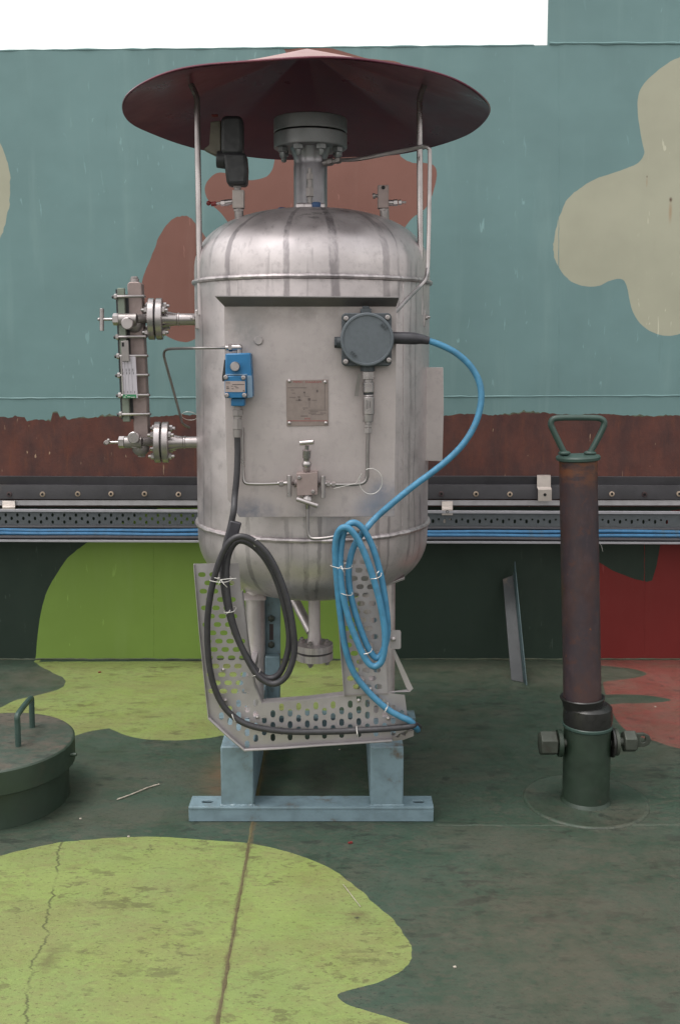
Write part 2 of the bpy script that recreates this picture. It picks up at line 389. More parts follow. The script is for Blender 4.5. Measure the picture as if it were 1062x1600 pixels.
M['fit'] = steel('bright_fitting_steel', (.45, .41, .41, 1), .34, .3, False, .9, .1)
M['dull'] = steel('dull_fitting_steel', (.32, .29, .285, 1), .48, .25, False, .7, .2)
M['galv'] = steel('galvanised_tray_steel', (.40, .37, .38, 1), .52, .22, False, .65, .2)
M['tubing'] = steel('small_tubing_steel', (.32, .295, .29, 1), .36, .25, False, .9, .1)
M['chamber'] = simple('matt_gauge_chamber', lin(146, 130, 127), .55, .35, .12, 40)
M['bargreen'] = simple('grey_green_gauge_bar', lin(116, 124, 112), .55, .1, .15, 40)
M['scale'] = simple('white_scale_plate', lin(182, 176, 184), .4, .2, .06, 50)
M['faint'] = simple('faint_engraving', lin(92, 80, 78), .6, 0, .1, 60)
M['print'] = simple('black_print', lin(50, 48, 52), .6, 0, .1, 60)
M['redprint'] = simple('red_print', lin(140, 52, 50), .6, 0, .1, 60)
M['greenprint'] = simple('green_band_print', lin(40, 120, 78), .5, 0, .1, 60)
M['whiteprint'] = simple('white_print', lin(205, 205, 200), .6, 0, .05, 60)
M['brass'] = simple('greyed_nameplate_metal', lin(140, 127, 122), .45, .5, .12, 50)
def canopymat():
    n = NT('maroon_canopy_paint')
    col = n.mix(n.ramp(n.noise(4, 5), .35, .65), lin(104, 44, 60), lin(90, 42, 60))
    n.bump(n.noise(5, 3), .3, .01)
    return n.set(col, n.ramp(n.noise(6, 4), .3, .7, .26, .40), 0.0, .38)
M['maroon'] = canopymat()
M['canopytop'] = simple('pale_pink_canopy_top', lin(152, 124, 122), .6, 0, .12, 8, 0, dirt=(lin(132, 104, 100), .56), spec=.2)
M['flange'] = steel('grey_neck_flange', (.27, .275, .28, 1), .45, .2, False, .7, .2)
M['neck'] = steel('stained_neck_pipe', (.33, .315, .335, 1), .42, .25, True, .85)
M['black'] = simple('black_plastic', lin(44, 44, 47), .5, 0, .2, 40)
M['cable'] = simple('black_cable_sheath', lin(52, 50, 54), .48, 0, .25, 60, .1)
M['bluecable'] = simple('blue_cable_sheath', lin(66, 126, 160), .48, 0, .22, 40, .05, dirt=(lin(76, 112, 132), .56))
M['traycable'] = simple('shaded_blue_cable_sheath', lin(48, 100, 138), .55, 0, .25, 30, .05, dirt=(lin(70, 92, 104), .54))  # cable blue darkened for the shade in the tray, plus dust
M['sleeve'] = simple('heat_shrink_sleeve', lin(52, 50, 56), .45, 0, .2, 40)
M['box'] = simple('dark_grey_enclosure', lin(66, 71, 76), .5, .1, .12, 60, .15)
M['boxlid'] = simple('dark_grey_enclosure_lid', lin(88, 94, 100), .45, .1, .1, 90, .15)
M['blue'] = simple('bright_blue_switch_paint', lin(26, 100, 146), .42, 0, .12, 40, .05)
M['bluegrey'] = simple('lit_grey_blue_switch_side', lin(104, 128, 150), .5, 0, .1, 40)
M['label'] = simple('silver_switch_label', lin(165, 150, 146), .4, .4, .1, 60)
M['bluecap'] = simple('blue_plastic_cap', lin(38, 74, 118), .5, 0, .1, 40)
M['redplastic'] = simple('red_plastic', lin(120, 40, 40), .5, 0, .2, 40)
M['offwhite'] = simple('weathered_white_metal', lin(160, 150, 146), .5, .3, .12, 40)
M['covergrey'] = simple('dirty_grey_cover', lin(104, 98, 86), .55, 0, .2, 30)
M['standblue'] = simple('blue_grey_stand_paint', lin(108, 128, 137), .5, 0, .22, 22, .2, dirt=(lin(88, 78, 68), .55))
M['hole'] = simple('dark_hole', lin(24, 24, 24), .8)
M['piperust'] = None
def piperust():
    n = NT('rusty_painted_pipe')
    col = n.mix(n.ramp(n.noise(7, 10, .72, n.map((1, 1, .55))), .38, .62), lin(60, 40, 39), lin(46, 37, 44))
    col = n.mix(n.ramp(n.noise(16, 10, .78, n.map((1.3, 1.3, .5))), .50, .66, 0, .6), col, lin(70, 54, 58))
    col = n.mix(n.ramp(n.noise(24, 10, .78), .54, .66, 0, .8), col, lin(74, 44, 35))
    col = n.mix(n.ramp(n.noise(75, 10, .8), .54, .66, 0, .6), col, lin(44, 34, 36))
    p = W(905, 728, 3.24)
    z = n.sep(n.pos())[2]; band = n.ramp(z, p.z - .10, p.z + .02, 0, 1)
    col = n.mix(n.math('MULTIPLY', band, n.ramp(n.noise(16, 6, .7, n.map((1, 1, 2.5))), .38, .62)), col, lin(104, 60, 32))
    col = n.mix(n.ramp(n.noise(30, 3), .72, .75, 0, .8), col, lin(116, 66, 34))
    n.bump(n.noise(70, 8, .7), .35, .002)
    return n.set(col, n.ramp(n.noise(12, 5), .3, .7, .42, .68))
M['piperust'] = piperust()
M['postgreen'] = simple('green_socket_paint', lin(40, 54, 43), .5, 0, .25, 14, .15, dirt=(lin(72, 64, 54), .6))
M['handlegreen'] = simple('green_handle_paint', lin(52, 72, 66), .42, 0, .15, 20)
M['tar'] = simple('black_greased_collar', lin(34, 33, 32), .35, 0, .3, 30, .3, dirt=(lin(62, 56, 48), .66))
M['boltgrey'] = simple('dirty_grey_bolt', lin(66, 70, 63), .5, .3, .2, 30, .2, dirt=(lin(56, 52, 46), .55))
M['hatch'] = deckpaint('green_hatch_paint', lin(50, 64, 54), lin(58, 70, 62), lin(84, 74, 66), .75, dark=lin(40, 46, 40))
M['hatchside'] = simple('dark_green_hatch_side', lin(44, 58, 47), .5, 0, .25, 8, .15, dirt=(lin(58, 56, 46), .58))
M['rubber'] = simple('black_rubber_strip', lin(58, 56, 60), .6, 0, .2, 12, .2, dirt=(lin(72, 66, 64), .58))
M['bargrey'] = simple('pale_grey_steel_bar', lin(176, 172, 176), .4, .3, .15, 18, 0, dirt=(lin(110, 98, 92), .62))
M['clip'] = simple('pale_clip_steel', lin(178, 168, 162), .42, .5, .12, 30, 0, dirt=(lin(140, 104, 76), .66))
M['bolthead'] = simple('pale_bolt_head', lin(168, 150, 134), .5, .4, .2, 80, 0, dirt=(lin(110, 72, 50), .58))
M['traygrey'] = simple('grey_cable_tray', lin(92, 96, 100), .5, .4, .12, 30)
M['traylip'] = simple('pale_tray_lip', lin(160, 158, 164), .42, .4, .1, 30)
M['angle'] = simple('grey_angle_steel', lin(70, 72, 74), .5, .3, .15, 14, 0, dirt=(lin(112, 100, 88), .55))
M['angledge'] = simple('grey_green_angle_edge', lin(70, 88, 92), .5)
M['wire'] = simple('pale_tie_wire', lin(200, 196, 192), .4, .3, .1, 60)
M['stick'] = simple('chalky_stick', lin(170, 160, 148), .7, 0, .3, 60)

# ---------------------------------------------------------------- plates painted in regions
def inpoly(x, y, poly):
    c = False; j = len(poly) - 1
    for i in range(len(poly)):
        xi, yi = poly[i][0], poly[i][1]; xj, yj = poly[j][0], poly[j][1]
        if (yi > y) != (yj > y) and x < (xj - xi) * (y - yi) / (yj - yi) + xi: c = not c
        j = i
    return c
def regions(outer, regs, holes=()):
    """constrained triangulation -> (verts2d, [(tri, region index)])"""
    vs, es = [], []
    def add(poly):
        o = len(vs); n = len(poly)
        for p in poly: vs.append(Vector((p[0], p[1])))
        for i in range(n): es.append((o + i, o + (i + 1) % n))
    add(outer)
    for q, _ in regs: add(q)
    for q in holes: add(q)
    r = delaunay_2d_cdt(vs, es, [], 0, 1e-6); V, T = r[0], r[2]; res = []
    hb = [(min(p[0] for p in q), max(p[0] for p in q), min(p[1] for p in q), max(p[1] for p in q)) for q in holes]
    for t in T:
        cx = sum(V[i][0] for i in t) / 3; cy = sum(V[i][1] for i in t) / 3
        if not inpoly(cx, cy, outer): continue
        if any(b[0] <= cx <= b[1] and b[2] <= cy <= b[3] and inpoly(cx, cy, q) for q, b in zip(holes, hb)): continue
        k = 0
        for q, idx in regs:
            if inpoly(cx, cy, q): k = idx
        res.append((t, k))
    return V, res
def slab(mb, outer, regs, holes, to3d, vec):
    """painted / perforated plate with real thickness"""
    V, T = regions(outer, regs, holes); bm = mb.bm; vv = [None] * len(V); fs = []
    for t, k in T:
        for i in t:
            if vv[i] is None: vv[i] = bm.verts.new(to3d(V[i][0], V[i][1]))
        try: f = bm.faces.new([vv[i] for i in t]); f.material_index = k; fs.append(f)
        except ValueError: pass
    if vec is None: return mb
    r = bmesh.ops.extrude_face_region(bm, geom=fs, use_keep_orig=True)
    bmesh.ops.translate(bm, verts=[g for g in r['geom'] if isinstance(g, bmesh.types.BMVert)], vec=Vector(vec))
    return mb
def brushed(poly, amp=.003, step=.02):
    """edge of a brush- or roller-painted patch: short, irregular deviations along the outline"""
    o = []; s_ = 0.0; ph = [random.uniform(0, 6) for _ in range(5)]; n = len(poly)
    for i in range(n):
        a, b = Vector(poly[i][:2]), Vector(poly[(i + 1) % n][:2]); L = (b - a).length; k = max(1, min(60, int(L / step)))
        if L < 1e-6: continue
        nr = Vector((-(b - a).y, (b - a).x)) / L
        for j in range(k):
            q = s_ + L * j / k
            d = amp * (math.sin(q * 19 + ph[0]) * .5 + math.sin(q * 43 + ph[1]) * .45 + math.sin(q * 97 + ph[2]) * .35 + random.uniform(-.5, .5)) * (.3 + max(0, math.sin(q * 5 + ph[3])))
            o.append(tuple(a + (b - a) * (j / k) + nr * d))
        s_ += L
    return o
def blob(pts, n=8): return brushed([(p[0], p[1]) for p in spline([(a, b) for a, b in pts], n, True)])

# ---------------------------------------------------------------- deck (structure)
def gd(px, py): p = G(px, py); return (p.x, p.y)
E = 60.0
deck_out = [(-E, -E), (E, -E), (E, 40.0), (-E, 40.0)]
back = YL + .3
limeA = [gd(*p) for p in ((53, 1034), (70, 1044), (96, 1058), (103, 1067), (92, 1077), (60, 1086), (25, 1094), (0, 1106), (-60, 1130), (-120, 1150), (-90, 1175), (20, 1172), (90, 1157), (140, 1143), (171, 1138))]
limeA = [tuple(p) for p in spline(limeA, 6)] + [tuple(p) for p in spline([gd(*p) for p in ((171, 1138), (195, 1148), (227, 1155), (271, 1157), (306, 1155), (345, 1150), (400, 1140), (470, 1124), (530, 1103), (556, 1080), (566, 1050), (570, 1032))], 6)][1:]
limeA = [q for q in brushed(limeA)]
limeA = limeA + [(limeA[-1][0], back), (limeA[0][0], back)]
limeB = blob([gd(*p) for p in ((-120, 1360), (0, 1337), (60, 1323), (120, 1313), (200, 1308), (260, 1308), (330, 1313), (390, 1318), (450, 1331), (510, 1354), (560, 1389), (610, 1434), (637, 1470), (643, 1497), (630, 1515), (590, 1535), (545, 1547), (527, 1555), (540, 1568), (580, 1581), (640, 1600), (700, 1625), (720, 1680), (500, 1760), (200, 1800), (-200, 1700), (-320, 1500))])
red = [tuple(p) for p in spline([gd(*p) for p in ((936, 1030), (939, 1050), (944, 1080), (953, 1105), (966, 1130), (987, 1147), (1016, 1156), (1062, 1170), (1120, 1180), (1200, 1170), (1260, 1120))], 6)]
red = red + [(red[-1][0] + .3, back), (red[0][0], back)]
t1 = blob([gd(*p) for p in ((925, 1042), (970, 1043), (1000, 1048), (1009, 1054), (985, 1060), (950, 1064), (925, 1070))], 5)
t2 = blob([gd(*p) for p in ((925, 1088), (960, 1085), (1000, 1086), (1030, 1089), (1047, 1094), (1020, 1098), (970, 1099), (935, 1102))], 5)
more = [blob([(x + .9 * math.cos(a) * (1 + .4 * math.sin(3 * a + x)), y + .7 * math.sin(a) * (1 + .35 * math.cos(2 * a + y))) for a in [k * math.pi / 6 for k in range(12)]]) for x, y in ((3.4, 2.0), (-3.6, 2.6), (4.6, -1.2), (-2.2, -2.4), (1.6, -4.2), (-5.5, -1.0))]
regs = [(limeA, 1), (limeB, 1), (red, 2), (t1, 0), (t2, 0)] + [(q, 1 + (i % 2 == 0)) for i, q in enumerate(more)]
mb = slab(MB(), deck_out, regs, [], lambda x, y: Vector((x, y, 0)), None)
for f in mb.bm.faces:
    if f.normal.z < 0: f.normal_flip()
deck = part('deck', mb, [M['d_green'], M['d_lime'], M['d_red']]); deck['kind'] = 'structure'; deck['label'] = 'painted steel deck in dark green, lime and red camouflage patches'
def bead(path, wd, ht, n=7, jit=0.0):
    """low weld bead lying on the deck"""
    mb = MB(); rows = []
    for i, p in enumerate(path):
        a = path[max(i - 1, 0)]; b = path[min(i + 1, len(path) - 1)]; t = (Vector(b) - Vector(a)).normalized(); sd_ = Vector((t.y, -t.x, 0))
        wj = wd * (1 + random.uniform(-jit, jit)); hj = ht * (1 + random.uniform(-jit, jit))
        rows.append([mb.bm.verts.new(Vector(p) + sd_ * (wj * math.cos(math.pi * k / n)) + Vector((0, 0, hj * math.sin(math.pi * k / n) - .0005))) for k in range(n + 1)])
    for a, b in zip(rows, rows[1:]):
        for k in range(n): mb._face([a[k], a[k + 1], b[k + 1], b[k]])
    return mb
pa, pb = G(392, 1300), G(340, 1600)
path = [Vector((pa.x + (pb.x - pa.x) * (pa.y - y) / (pa.y - pb.y) + random.uniform(-.0012, .0012), y, 0)) for y in [YL - .02 - .03 * i for i in range(150)]]
part('weld_seam', bead(path, .0045, .0012, jit=.35), [M['weld_deck'], M['weld_deck']], deck)
path = [Vector((x, 3.085 + .003 * math.sin(x * 7), 0)) for x in [.3 + .04 * i for i in range(150)]]
part('weld_seam', bead(path, .009, .0022, jit=.3), M['d_green'], deck)

# ---------------------------------------------------------------- upper steel wall
wall = thing('steel_wall', 'tall teal painted steel wall with cream and pink camouflage shapes above a rusty band', 'wall', (0, YU, 0))
def wu(px, py): p = W(px, py, YU); return (p.x, p.z)
zb = wu(0, 792)[1]
X0, X1 = -7.0, 7.0
tl, tr = wu(0, 79), wu(855, 70.5)
sl = (tr[1] - tl[1]) / (tr[0] - tl[0])
outer = [(X0, zb), (X1, zb), (X1, tr[1] + 3.0), (tr[0], tr[1] + 3.0), tr, (X0, tl[1] + sl * (X0 - tl[0]))]
z7 = lambda x, y: wu(740 + x * .35, y * .35)
cream = [tuple(p) for p in spline([z7(*p) for p in ((980, 230), (920, 255), (850, 290), (780, 350), (742, 400), (730, 450), (733, 530), (745, 610), (760, 675))], 6)]
cream += [tuple(p) for p in spline([z7(*p) for p in ((760, 685), (735, 725), (680, 752), (600, 778), (540, 800), (480, 835), (420, 890), (385, 950), (365, 1020), (352, 1090), (365, 1160), (400, 1225), (450, 1265), (510, 1280), (560, 1275), (600, 1255), (640, 1245), (668, 1252), (685, 1290), (700, 1370), (730, 1430), (780, 1475), (850, 1498), (920, 1490), (1010, 1450), (1100, 1380), (1180, 1200), (1200, 900), (1180, 500), (1100, 300))], 6)]
cream2 = blob([wu(*p) for p in ((-20, 200), (0, 223), (12, 255), (17, 290), (14, 325), (4, 362), (-20, 390), (-120, 420), (-200, 330), (-150, 220))], 6)
pink = [wu(*p) for p in ((440, 60 + 8), (452, 105), (446, 180), (432, 235), (424, 268), (408, 279), (385, 281), (362, 272), (340, 270), (325, 282), (320, 298), (328, 316), (345, 333), (358, 352), (356, 372))]
pink = [tuple(p) for p in spline(pink, 6)]
pink += [wu(322, 374)] + [tuple(p) for p in spline([wu(*p) for p in ((318, 368), (303, 345), (292, 338), (280, 338), (262, 348), (247, 376), (234, 408), (222, 440), (224, 480), (240, 510), (262, 526), (284, 534), (304, 530), (340, 500))], 6)]
pink += [tuple(p) for p in spline([wu(*p) for p in ((600, 400), (640, 345), (660, 330), (672, 312), (680, 285), (681, 265), (670, 255), (640, 253), (622, 235), (612, 190), (622, 130), (628, 104), (618, 96), (600, 94), (570, 90), (520, 76))], 6)]
rz = []
xx = X0
x = X0
while x <= X1:
    px = PX + x / YU * F; b = 650.5 + 2.2 * math.sin(px * .013) + 1.4 * math.sin(px * .057 + 1)
    if 40 < px < 82: b += 6
    if 80 < px < 92: b -= 6
    if px > 600: b -= 2
    b += random.uniform(-.9, .9) + (1.0 * math.sin(px * .19) + .7 * math.sin(px * .41 + 2)) * max(0, math.sin(px * .017)) + (random.uniform(-2.5, 1.5) if random.random() < .07 else 0)
    rz.append((x, wu(0, b)[1])); x += .011
rust = [(X0, zb - .01)] + [(X0 + 1e-4, rz[0][1])] + rz[1:] + [(X1 - 1e-4, zb - .01)]
rust = [(min(max(a, X0 + .0005), X1 - .0005), max(b, zb + .0005)) for a, b in rust]
fr = [(a, b + .0006 + max(0, math.sin(a * 9.1) + .7 * math.sin(a * 23 + 1) + .5 * math.sin(a * 51) - .15) * .007 * random.uniform(.3, 1.3)) for a, b in rz]
fringe = [(a, b) for a, b in rz] + fr[::-1]
fringe = [(min(max(a, X0 + .0006), X1 - .0006), b) for a, b in fringe]
cream = brushed(cream); pink = brushed(pink)
cands = [(cream, 1), (cream2, 1), (pink, 2), (fringe, 4), (rust, 3)]
mb = slab(MB(), outer, cands, [], lambda x, z: Vector((x, YU, z)), (0, .016, 0))
part('painted_plate', mb, [M['teal'], M['cream'], M['pink'], M['rust'], M['edge']], wall, ang=60)
def wbead(pts, r, mat, nm='weld_seam', jit=.25, Yw=YU, parent=wall):
    P = [W(px, py, Yw + .001) + Vector((random.uniform(-1, 1) * r * .2, 0, random.uniform(-1, 1) * r * .3)) for px, py in pts]
    part(nm, MB().tube(P, [r * (1 + random.uniform(-jit, jit)) for _ in P], 6), mat, parent)
wbead([(-1500 + 12 * i, 622.5 - .004 * (-1500 + 12 * i) ) for i in range(340)], .0042, M['teal'])
wbead([(872 + random.uniform(-.4, .4), 70 + 6 * i) for i in range(95)], .0018, M['teal'])
wbead([(858 + 12 * i, 68 - .008 * i) for i in range(160)], .006, M['teal'])
P = [Vector((X0 + .02 + .05 * i, YU + .002 + random.uniform(-.001, .001), tl[1] + sl * (X0 + .02 + .05 * i - tl[0]) + random.uniform(-.0015, .0015))) for i in range(int((tr[0] - X0) / .05))]
part('top_lip', MB().tube(P, [.005 * random.uniform(.6, 1.3) for _ in P], 6), M['teal'], wall)
# ---------------------------------------------------------------- lower steel wall
low = thing('steel_wall', 'low dark green steel wall with lime and red camouflage under the cable tray', 'wall', (0, YL, 0))
def wl(px, py): p = W(px, py, YL); return (p.x, p.z)
zt = zb - .004
outer = [(X0, -.02), (X1, -.02), (X1, zt), (X0, zt)]
lz = [tuple(p) for p in spline([wl(*p) for p in ((55, 1036), (57, 1020), (60, 985), (66, 950), (75, 922), (90, 895), (106, 872), (125, 856), (150, 842), (200, 812), (248, 794))], 6)]
lime = [(lz[0][0], -.019)] + lz + [wl(330, 793), wl(470, 793), wl(560, 830)] + [tuple(p) for p in spline([wl(*p) for p in ((575, 870), (584, 930), (580, 990), (572, 1036))], 6)]
lime = lime + [(lime[-1][0], -.0195)]
rd = [wl(x, y) for x, y in ((926, 1038), (922, 960), (926, 880), (936, 879), (957, 892), (991, 905), (1010, 909), (1018, 907), (1025, 884), (1034, 833), (1047, 798), (1080, 793.5))]
rd = [tuple(p) for p in rd] + [wl(1250, 793.5), wl(1300, 900), wl(1280, 1036)]
rd = [(a, max(b, -.0192)) for a, b in rd]; rd = [(rd[0][0], -.0192)] + rd[1:] + [(rd[-1][0], -.0192)]
lime = lime[:1] + [q for q in brushed(lime, .0025)[1:] if q[1] > -.0195] + lime[-1:]
mb = slab(MB(), outer, [(lime, 1), (rd, 2)], [], lambda x, z: Vector((x, YL, z)), (0, .25, 0))
part('painted_plate', mb, [M['dkgreen'], M['lime'], M['red']], low, ang=60)
wbead([(240 + random.uniform(-.5, .5), 845 + 4 * i) for i in range(46)], .0022, M['lime'], Yw=YL, parent=low, jit=.5)
wbead([(1006 + random.uniform(-.4, .4), 850 + 5 * i) for i in range(36)], .0018, M['red'], Yw=YL, parent=low, jit=.4)
P = [Vector((-6 + .03 * i, YL - .001, .002 + random.uniform(-.001, .002))) for i in range(400)]
part('weld_seam', MB().tube(P, [.0042 * random.uniform(.6, 1.5) for _ in P], 6), M['join'], low)

# ---------------------------------------------------------------- rubber seal strip with bolts, bar and clips
seal = thing('rubber_seal_strip', 'long black rubber seal strip bolted along the foot of the rusty band', 'rubber seal', W(531, 765, YU - .02))
def xr(Y): return (-6.5, 6.5)
def strip(y0, y1, Y, t, name, mat, parent, slope=0.0, bevel=.002, wav=0.0):
    """long horizontal flat bar between two picture heights"""
    mb = MB(); n = 130; rows = []
    for i in range(n + 1):
        x = -6.5 + 13 * i / n; px = PX + x / Y * F; dz = wav * (math.sin(x * 3.1) + .6 * math.sin(x * 7.7 + 1))
        a, b = W(px, y0 + slope * (px - 531), Y), W(px, y1 + slope * (px - 531), Y)
        a = Vector((x, Y, a.z + dz)); b = Vector((x, Y, b.z + dz))
        rows.append([mb.bm.verts.new(v) for v in (a, b, b + Vector((0, t, 0)), a + Vector((0, t, 0)))])
    for p, q in zip(rows, rows[1:]):
        for k in range(4): mb._face([p[k], p[(k + 1) % 4], q[(k + 1) % 4], q[k]])
    mb._face(rows[0]); mb._face(rows[-1][::-1])
    return part(name, mb, mat, parent, bevel=bevel)
# the strip bulges forward: upper half leans out under the band, lower half hangs flat
mb = MB(); prof = [(744, YU - .004), (745, YU - .026), (751, YU - .023), (757.5, YU - .018), (758.2, YU - .043), (770, YU - .047), (780, YU - .046), (780.5, YU - .030)]
n = 150; rows = []
for i in range(n + 1):
    x = -6.5 + 13 * i / n
    rows.append([mb.bm.verts.new(Vector((x, Y + .0015 * math.sin(x * 5.3 + k), W(531, py, Y).z + .002 * math.sin(x * 2.7)))) for k, (py, Y) in enumerate(prof)])
for p, q in zip(rows, rows[1:]):
    for k in range(len(prof) - 1): mb._face([p[k], p[k + 1], q[k + 1], q[k]])
part('strip', mb, M['rubber'], seal, ang=50)
def washer_bolt(mb):
    mb.lathe([(.0125, -.002), (.0125, .003), (.0062, .004)], (0, 0, 0), n=14, caps=False)
    k = len(mb.bm.faces); mb.lathe([(.0062, .004), (.0058, .0005), (.0001, .0005)], (0, 0, 0), n=14, caps=False)
    mb.bm.faces.ensure_lookup_table()
    for f in mb.bm.faces[k:]: f.material_index = 1
for px in (15, 67, 122, 174, 226, 279, 689, 743, 796, 955, 1006, 1060, 1113, 1166, -40, -92):
    p = W(px, 772 + random.uniform(-.7, .7), YU - .0475)
    piece('bolt', 'washerbolt', washer_bolt, M['bolthead'] if px not in (15, 689, 1006) else M['piperust'], seal, p, (random.uniform(-.15, .15), -1, random.uniform(-.1, .1)))
bar = thing('steel_bar', 'pale grey flat steel bar running just below the black rubber seal strip', 'metal bar', W(531, 785, YU - .035))
strip(781.5, 790, YU - .038, .006, 'flat_bar', M['bargrey'], bar, .0)
def clip(name, x0, y0, x1, y1, Y, label, hole=True, twist=0.0):
    t = thing(name, label, 'metal clip', W((x0 + x1) / 2, y1, Y))
    ym = y0 + (y1 - y0) * .5
    prof = [W(x0, y0, Y + .05), W(x0, y0 + 1.5, Y + .006), W(x0, ym - 2, Y), W(x0 + twist, ym + 2, Y - .016), W(x0 + twist, y1, Y - .016)]
    mb = MB(); wd = mm(x1 - x0, Y); rows = []
    off = Vector((wd, 0, 0))
    for p in prof: rows.append([mb.bm.verts.new(v) for v in (p, p + off, p + off + Vector((0, .004, 0.003)), p + Vector((0, .004, 0.003)))])
    for p, q in zip(rows, rows[1:]):
        for k in range(4): mb._face([p[k], p[(k + 1) % 4], q[(k + 1) % 4], q[k]])
    mb._face(rows[0]); mb._face(rows[-1][::-1])
    part('strap', mb, M['clip'], t, bevel=.001)
    if hole:
        c = W((x0 + x1) / 2 + twist, (ym + y1) / 2, Y - .0165)
        part('hole_rim', MB().lathe([(.0072, 0), (.0072, .0012), (.005, .0012), (.0048, -.002), (.0001, -.002)], c, (0, -1, 0), 14), M['hole'], t)
    return t
clip('metal_clip', 838.5, 743, 860, 783, YU - .06, 'bent pale metal clip over the rubber strip beside the rusty pipe', True, 1.5)
clip('metal_clip', 690, 783, 707, 805, YU - .055, 'small pale metal clip hanging above the cable tray right of the tank')
clip('metal_clip', 4, 782, 24, 799, YU - .055, 'pale metal clip on the grey bar at the left end', False)

# ---------------------------------------------------------------- wall cable tray and its cables
YT = YU - .09
def stad(cx, cy, a, b, n=5):
    """stadium outline, half length a (along x) or b when taller"""
    o = []
    if a >= b:
        for s_ in (1, -1):
            for k in range(n + 1):
                t = -math.pi / 2 + math.pi * k / n
                o.append((cx + s_ * (a - b + b * math.cos(t)), cy + s_ * b * math.sin(t)))
    else:
        for s_ in (1, -1):
            for k in range(n + 1):
                t = math.pi * k / n
                o.append((cx + s_ * a * math.cos(t), cy + s_ * (b - a + a * math.sin(t))))
    return o
tray = thing('wall_cable_tray', 'long grey perforated cable tray fixed along the lower wall', 'cable tray', W(531, 843, YT))
SLP = .0035
def tz(px, py, Y): return W(px, py + SLP * (px - 531), Y).z
holes = []
for i in range(-10, 120):
    px = -60 + i * 9.3 + 4; 
    if px > 1300: break
    left = px < 330
    for r_, yy in enumerate((808, 813.5, 819)):
        if left:
            if (i + r_) % 2: continue
            holes.append(stad(px, yy, 2.0, 2.9, 3))
        elif r_ == 1: holes.append(stad(px, yy + (2 if i % 2 else -1), 1.9, 3.4 if i % 2 else 1.9, 3))
outer = [(-160, 801), (1300, 801), (1300, 826), (-160, 826)]
def t3(px, py): return Vector(((px - PX) / F * YT, YT + .03, tz(px, py, YT)))
mb = slab(MB(), outer, [], holes, t3, (0, .002, 0)); part('side_plate', mb, M['traygrey'], tray)
def tstrip(y0, y1, Y, t, mat, nm, x0=-160, x1=1300):
    mb = MB(); a = [Vector(((x - PX) / F * YT, Y, tz(x, y, YT))) for x, y in ((x0, y0), (x1, y0), (x1, y1), (x0, y1))]
    mb.prism(a, (0, t, 0)); part(nm, mb, mat, tray, bevel=.0008)
tstrip(798.6, 802.6, YT + .018, .016, M['traylip'], 'top_lip')
tstrip(841.2, 844.6, YT - .062, .003, M['traylip'], 'front_lip')
mb = MB(); mb.obox((0, 0, 0), (1, 0, 0), (0, 1, 0), (0, 0, 1)); mb.bm.clear()
a = [Vector(((x - PX) / F * YT, Y, tz(x, yy, YT))) for x, Y, yy in ((-160, YT - .06, 843.5), (1300, YT - .06, 843.5), (1300, YT + .034, 841), (-160, YT + .034, 841))]
mb.prism(a, (0, 0, .003)); part('base_plate', mb, M['traygrey'], tray)
mb = MB()
a = [Vector(((x - PX) / F * YT, YT + .033, tz(x, yy, YT))) for x, yy in ((-160, 826), (1300, 826), (1300, 842), (-160, 842))]
mb.prism(a, (0, .002, 0)); part('back_plate', mb, M['traygrey'], tray)
for x in (-90, 350, 700, 1250):
    p0 = Vector(((x - PX) / F * YT, YT + .03, tz(x, 820, YT)))
    part('wall_bracket', MB().box(p0 + Vector((-.02, .006, -.05)), Vector((p0.x + .02, YL - .001, p0.z + .03))), M['clip'], tray, bevel=.001)
def wcable(y, Y, r, mat, label, wav):
    P = [Vector(((px - PX) / F * YT, Y, tz(px, y + wav * math.sin(px * .011 + y) + wav * .5 * math.sin(px * .031), YT))) for px in range(-155, 1300, 12)]
    solo('tray_cable', MB().tube(P, r, 8), mat, label, 'cable', P[0], 'cables lying in the wall cable tray')
wcable(829.5, YT - .005, .0085, M['traycable'], 'uppermost thin blue cable lying in the wall cable tray', .8)
wcable(834.3, YT - .022, .0085, M['traycable'], 'lower blue cable lying in the wall cable tray, between blue and black ones', .6)
wcable(838.6, YT - .042, .0085, M['cable'], 'black cable lying along the front lip of the wall cable tray', .4)
wcable(825.5, YT + .012, .0080, M['cable'], 'black cable at the back of the wall cable tray, above the blue ones', .3)

# ---------------------------------------------------------------- stand
YF = 3.10
stand = thing('tank_stand', 'blue grey painted steel stand of two rails on cross bars under the tank', 'stand', (W(487, 1285, YF).x, YF + .4, 0))
xb0, xb1 = G(295, 1285).x, G(677, 1285).x
def crossbar(y0, nm):
    o = [(xb0, y0), (xb1, y0), (xb1, y0 + .082), (xb0, y0 + .082)]
    hl = []
    for px in (322, 655):
        cx = W(px, 1250, YF).x; hl.append(stad(cx, y0 + .040, .019, .0095, 5))
    mb = slab(MB(), o, [], hl, lambda x, y: Vector((x, y, .050)), (0, 0, -.008))
    mb.box((xb0 + .0, y0 + .002, .001), (xb1, y0 + .009, .0418)); mb.box((xb0, y0 + .073, .001), (xb1, y0 + .080, .0418))
    part(nm, mb, M['standblue'], stand, bevel=.0015)
    for px in (322, 655):
        cx = W(px, 1250, YF).x
        if y0 < 3.2: part('slot_shade', MB().box((cx - .03, y0 + .012, .0012), (cx + .03, y0 + .070, .0035)), M['hole'], stand)  # dark sheet that paints the shade inside the slot
crossbar(YF, 'cross_bar'); crossbar(YF + .78, 'cross_bar')
zr = W(345, 1166, YF + .015).z
for (a, b) in ((345, 396), (578, 630)):
    x0, x1 = W(a, 1200, YF + .012).x, W(b, 1200, YF + .012).x
    mb = MB().box((x0, YF + .010, .0505), (x1, YF + .85, zr)); part('rail', mb, M['standblue'], stand, bevel=.004)
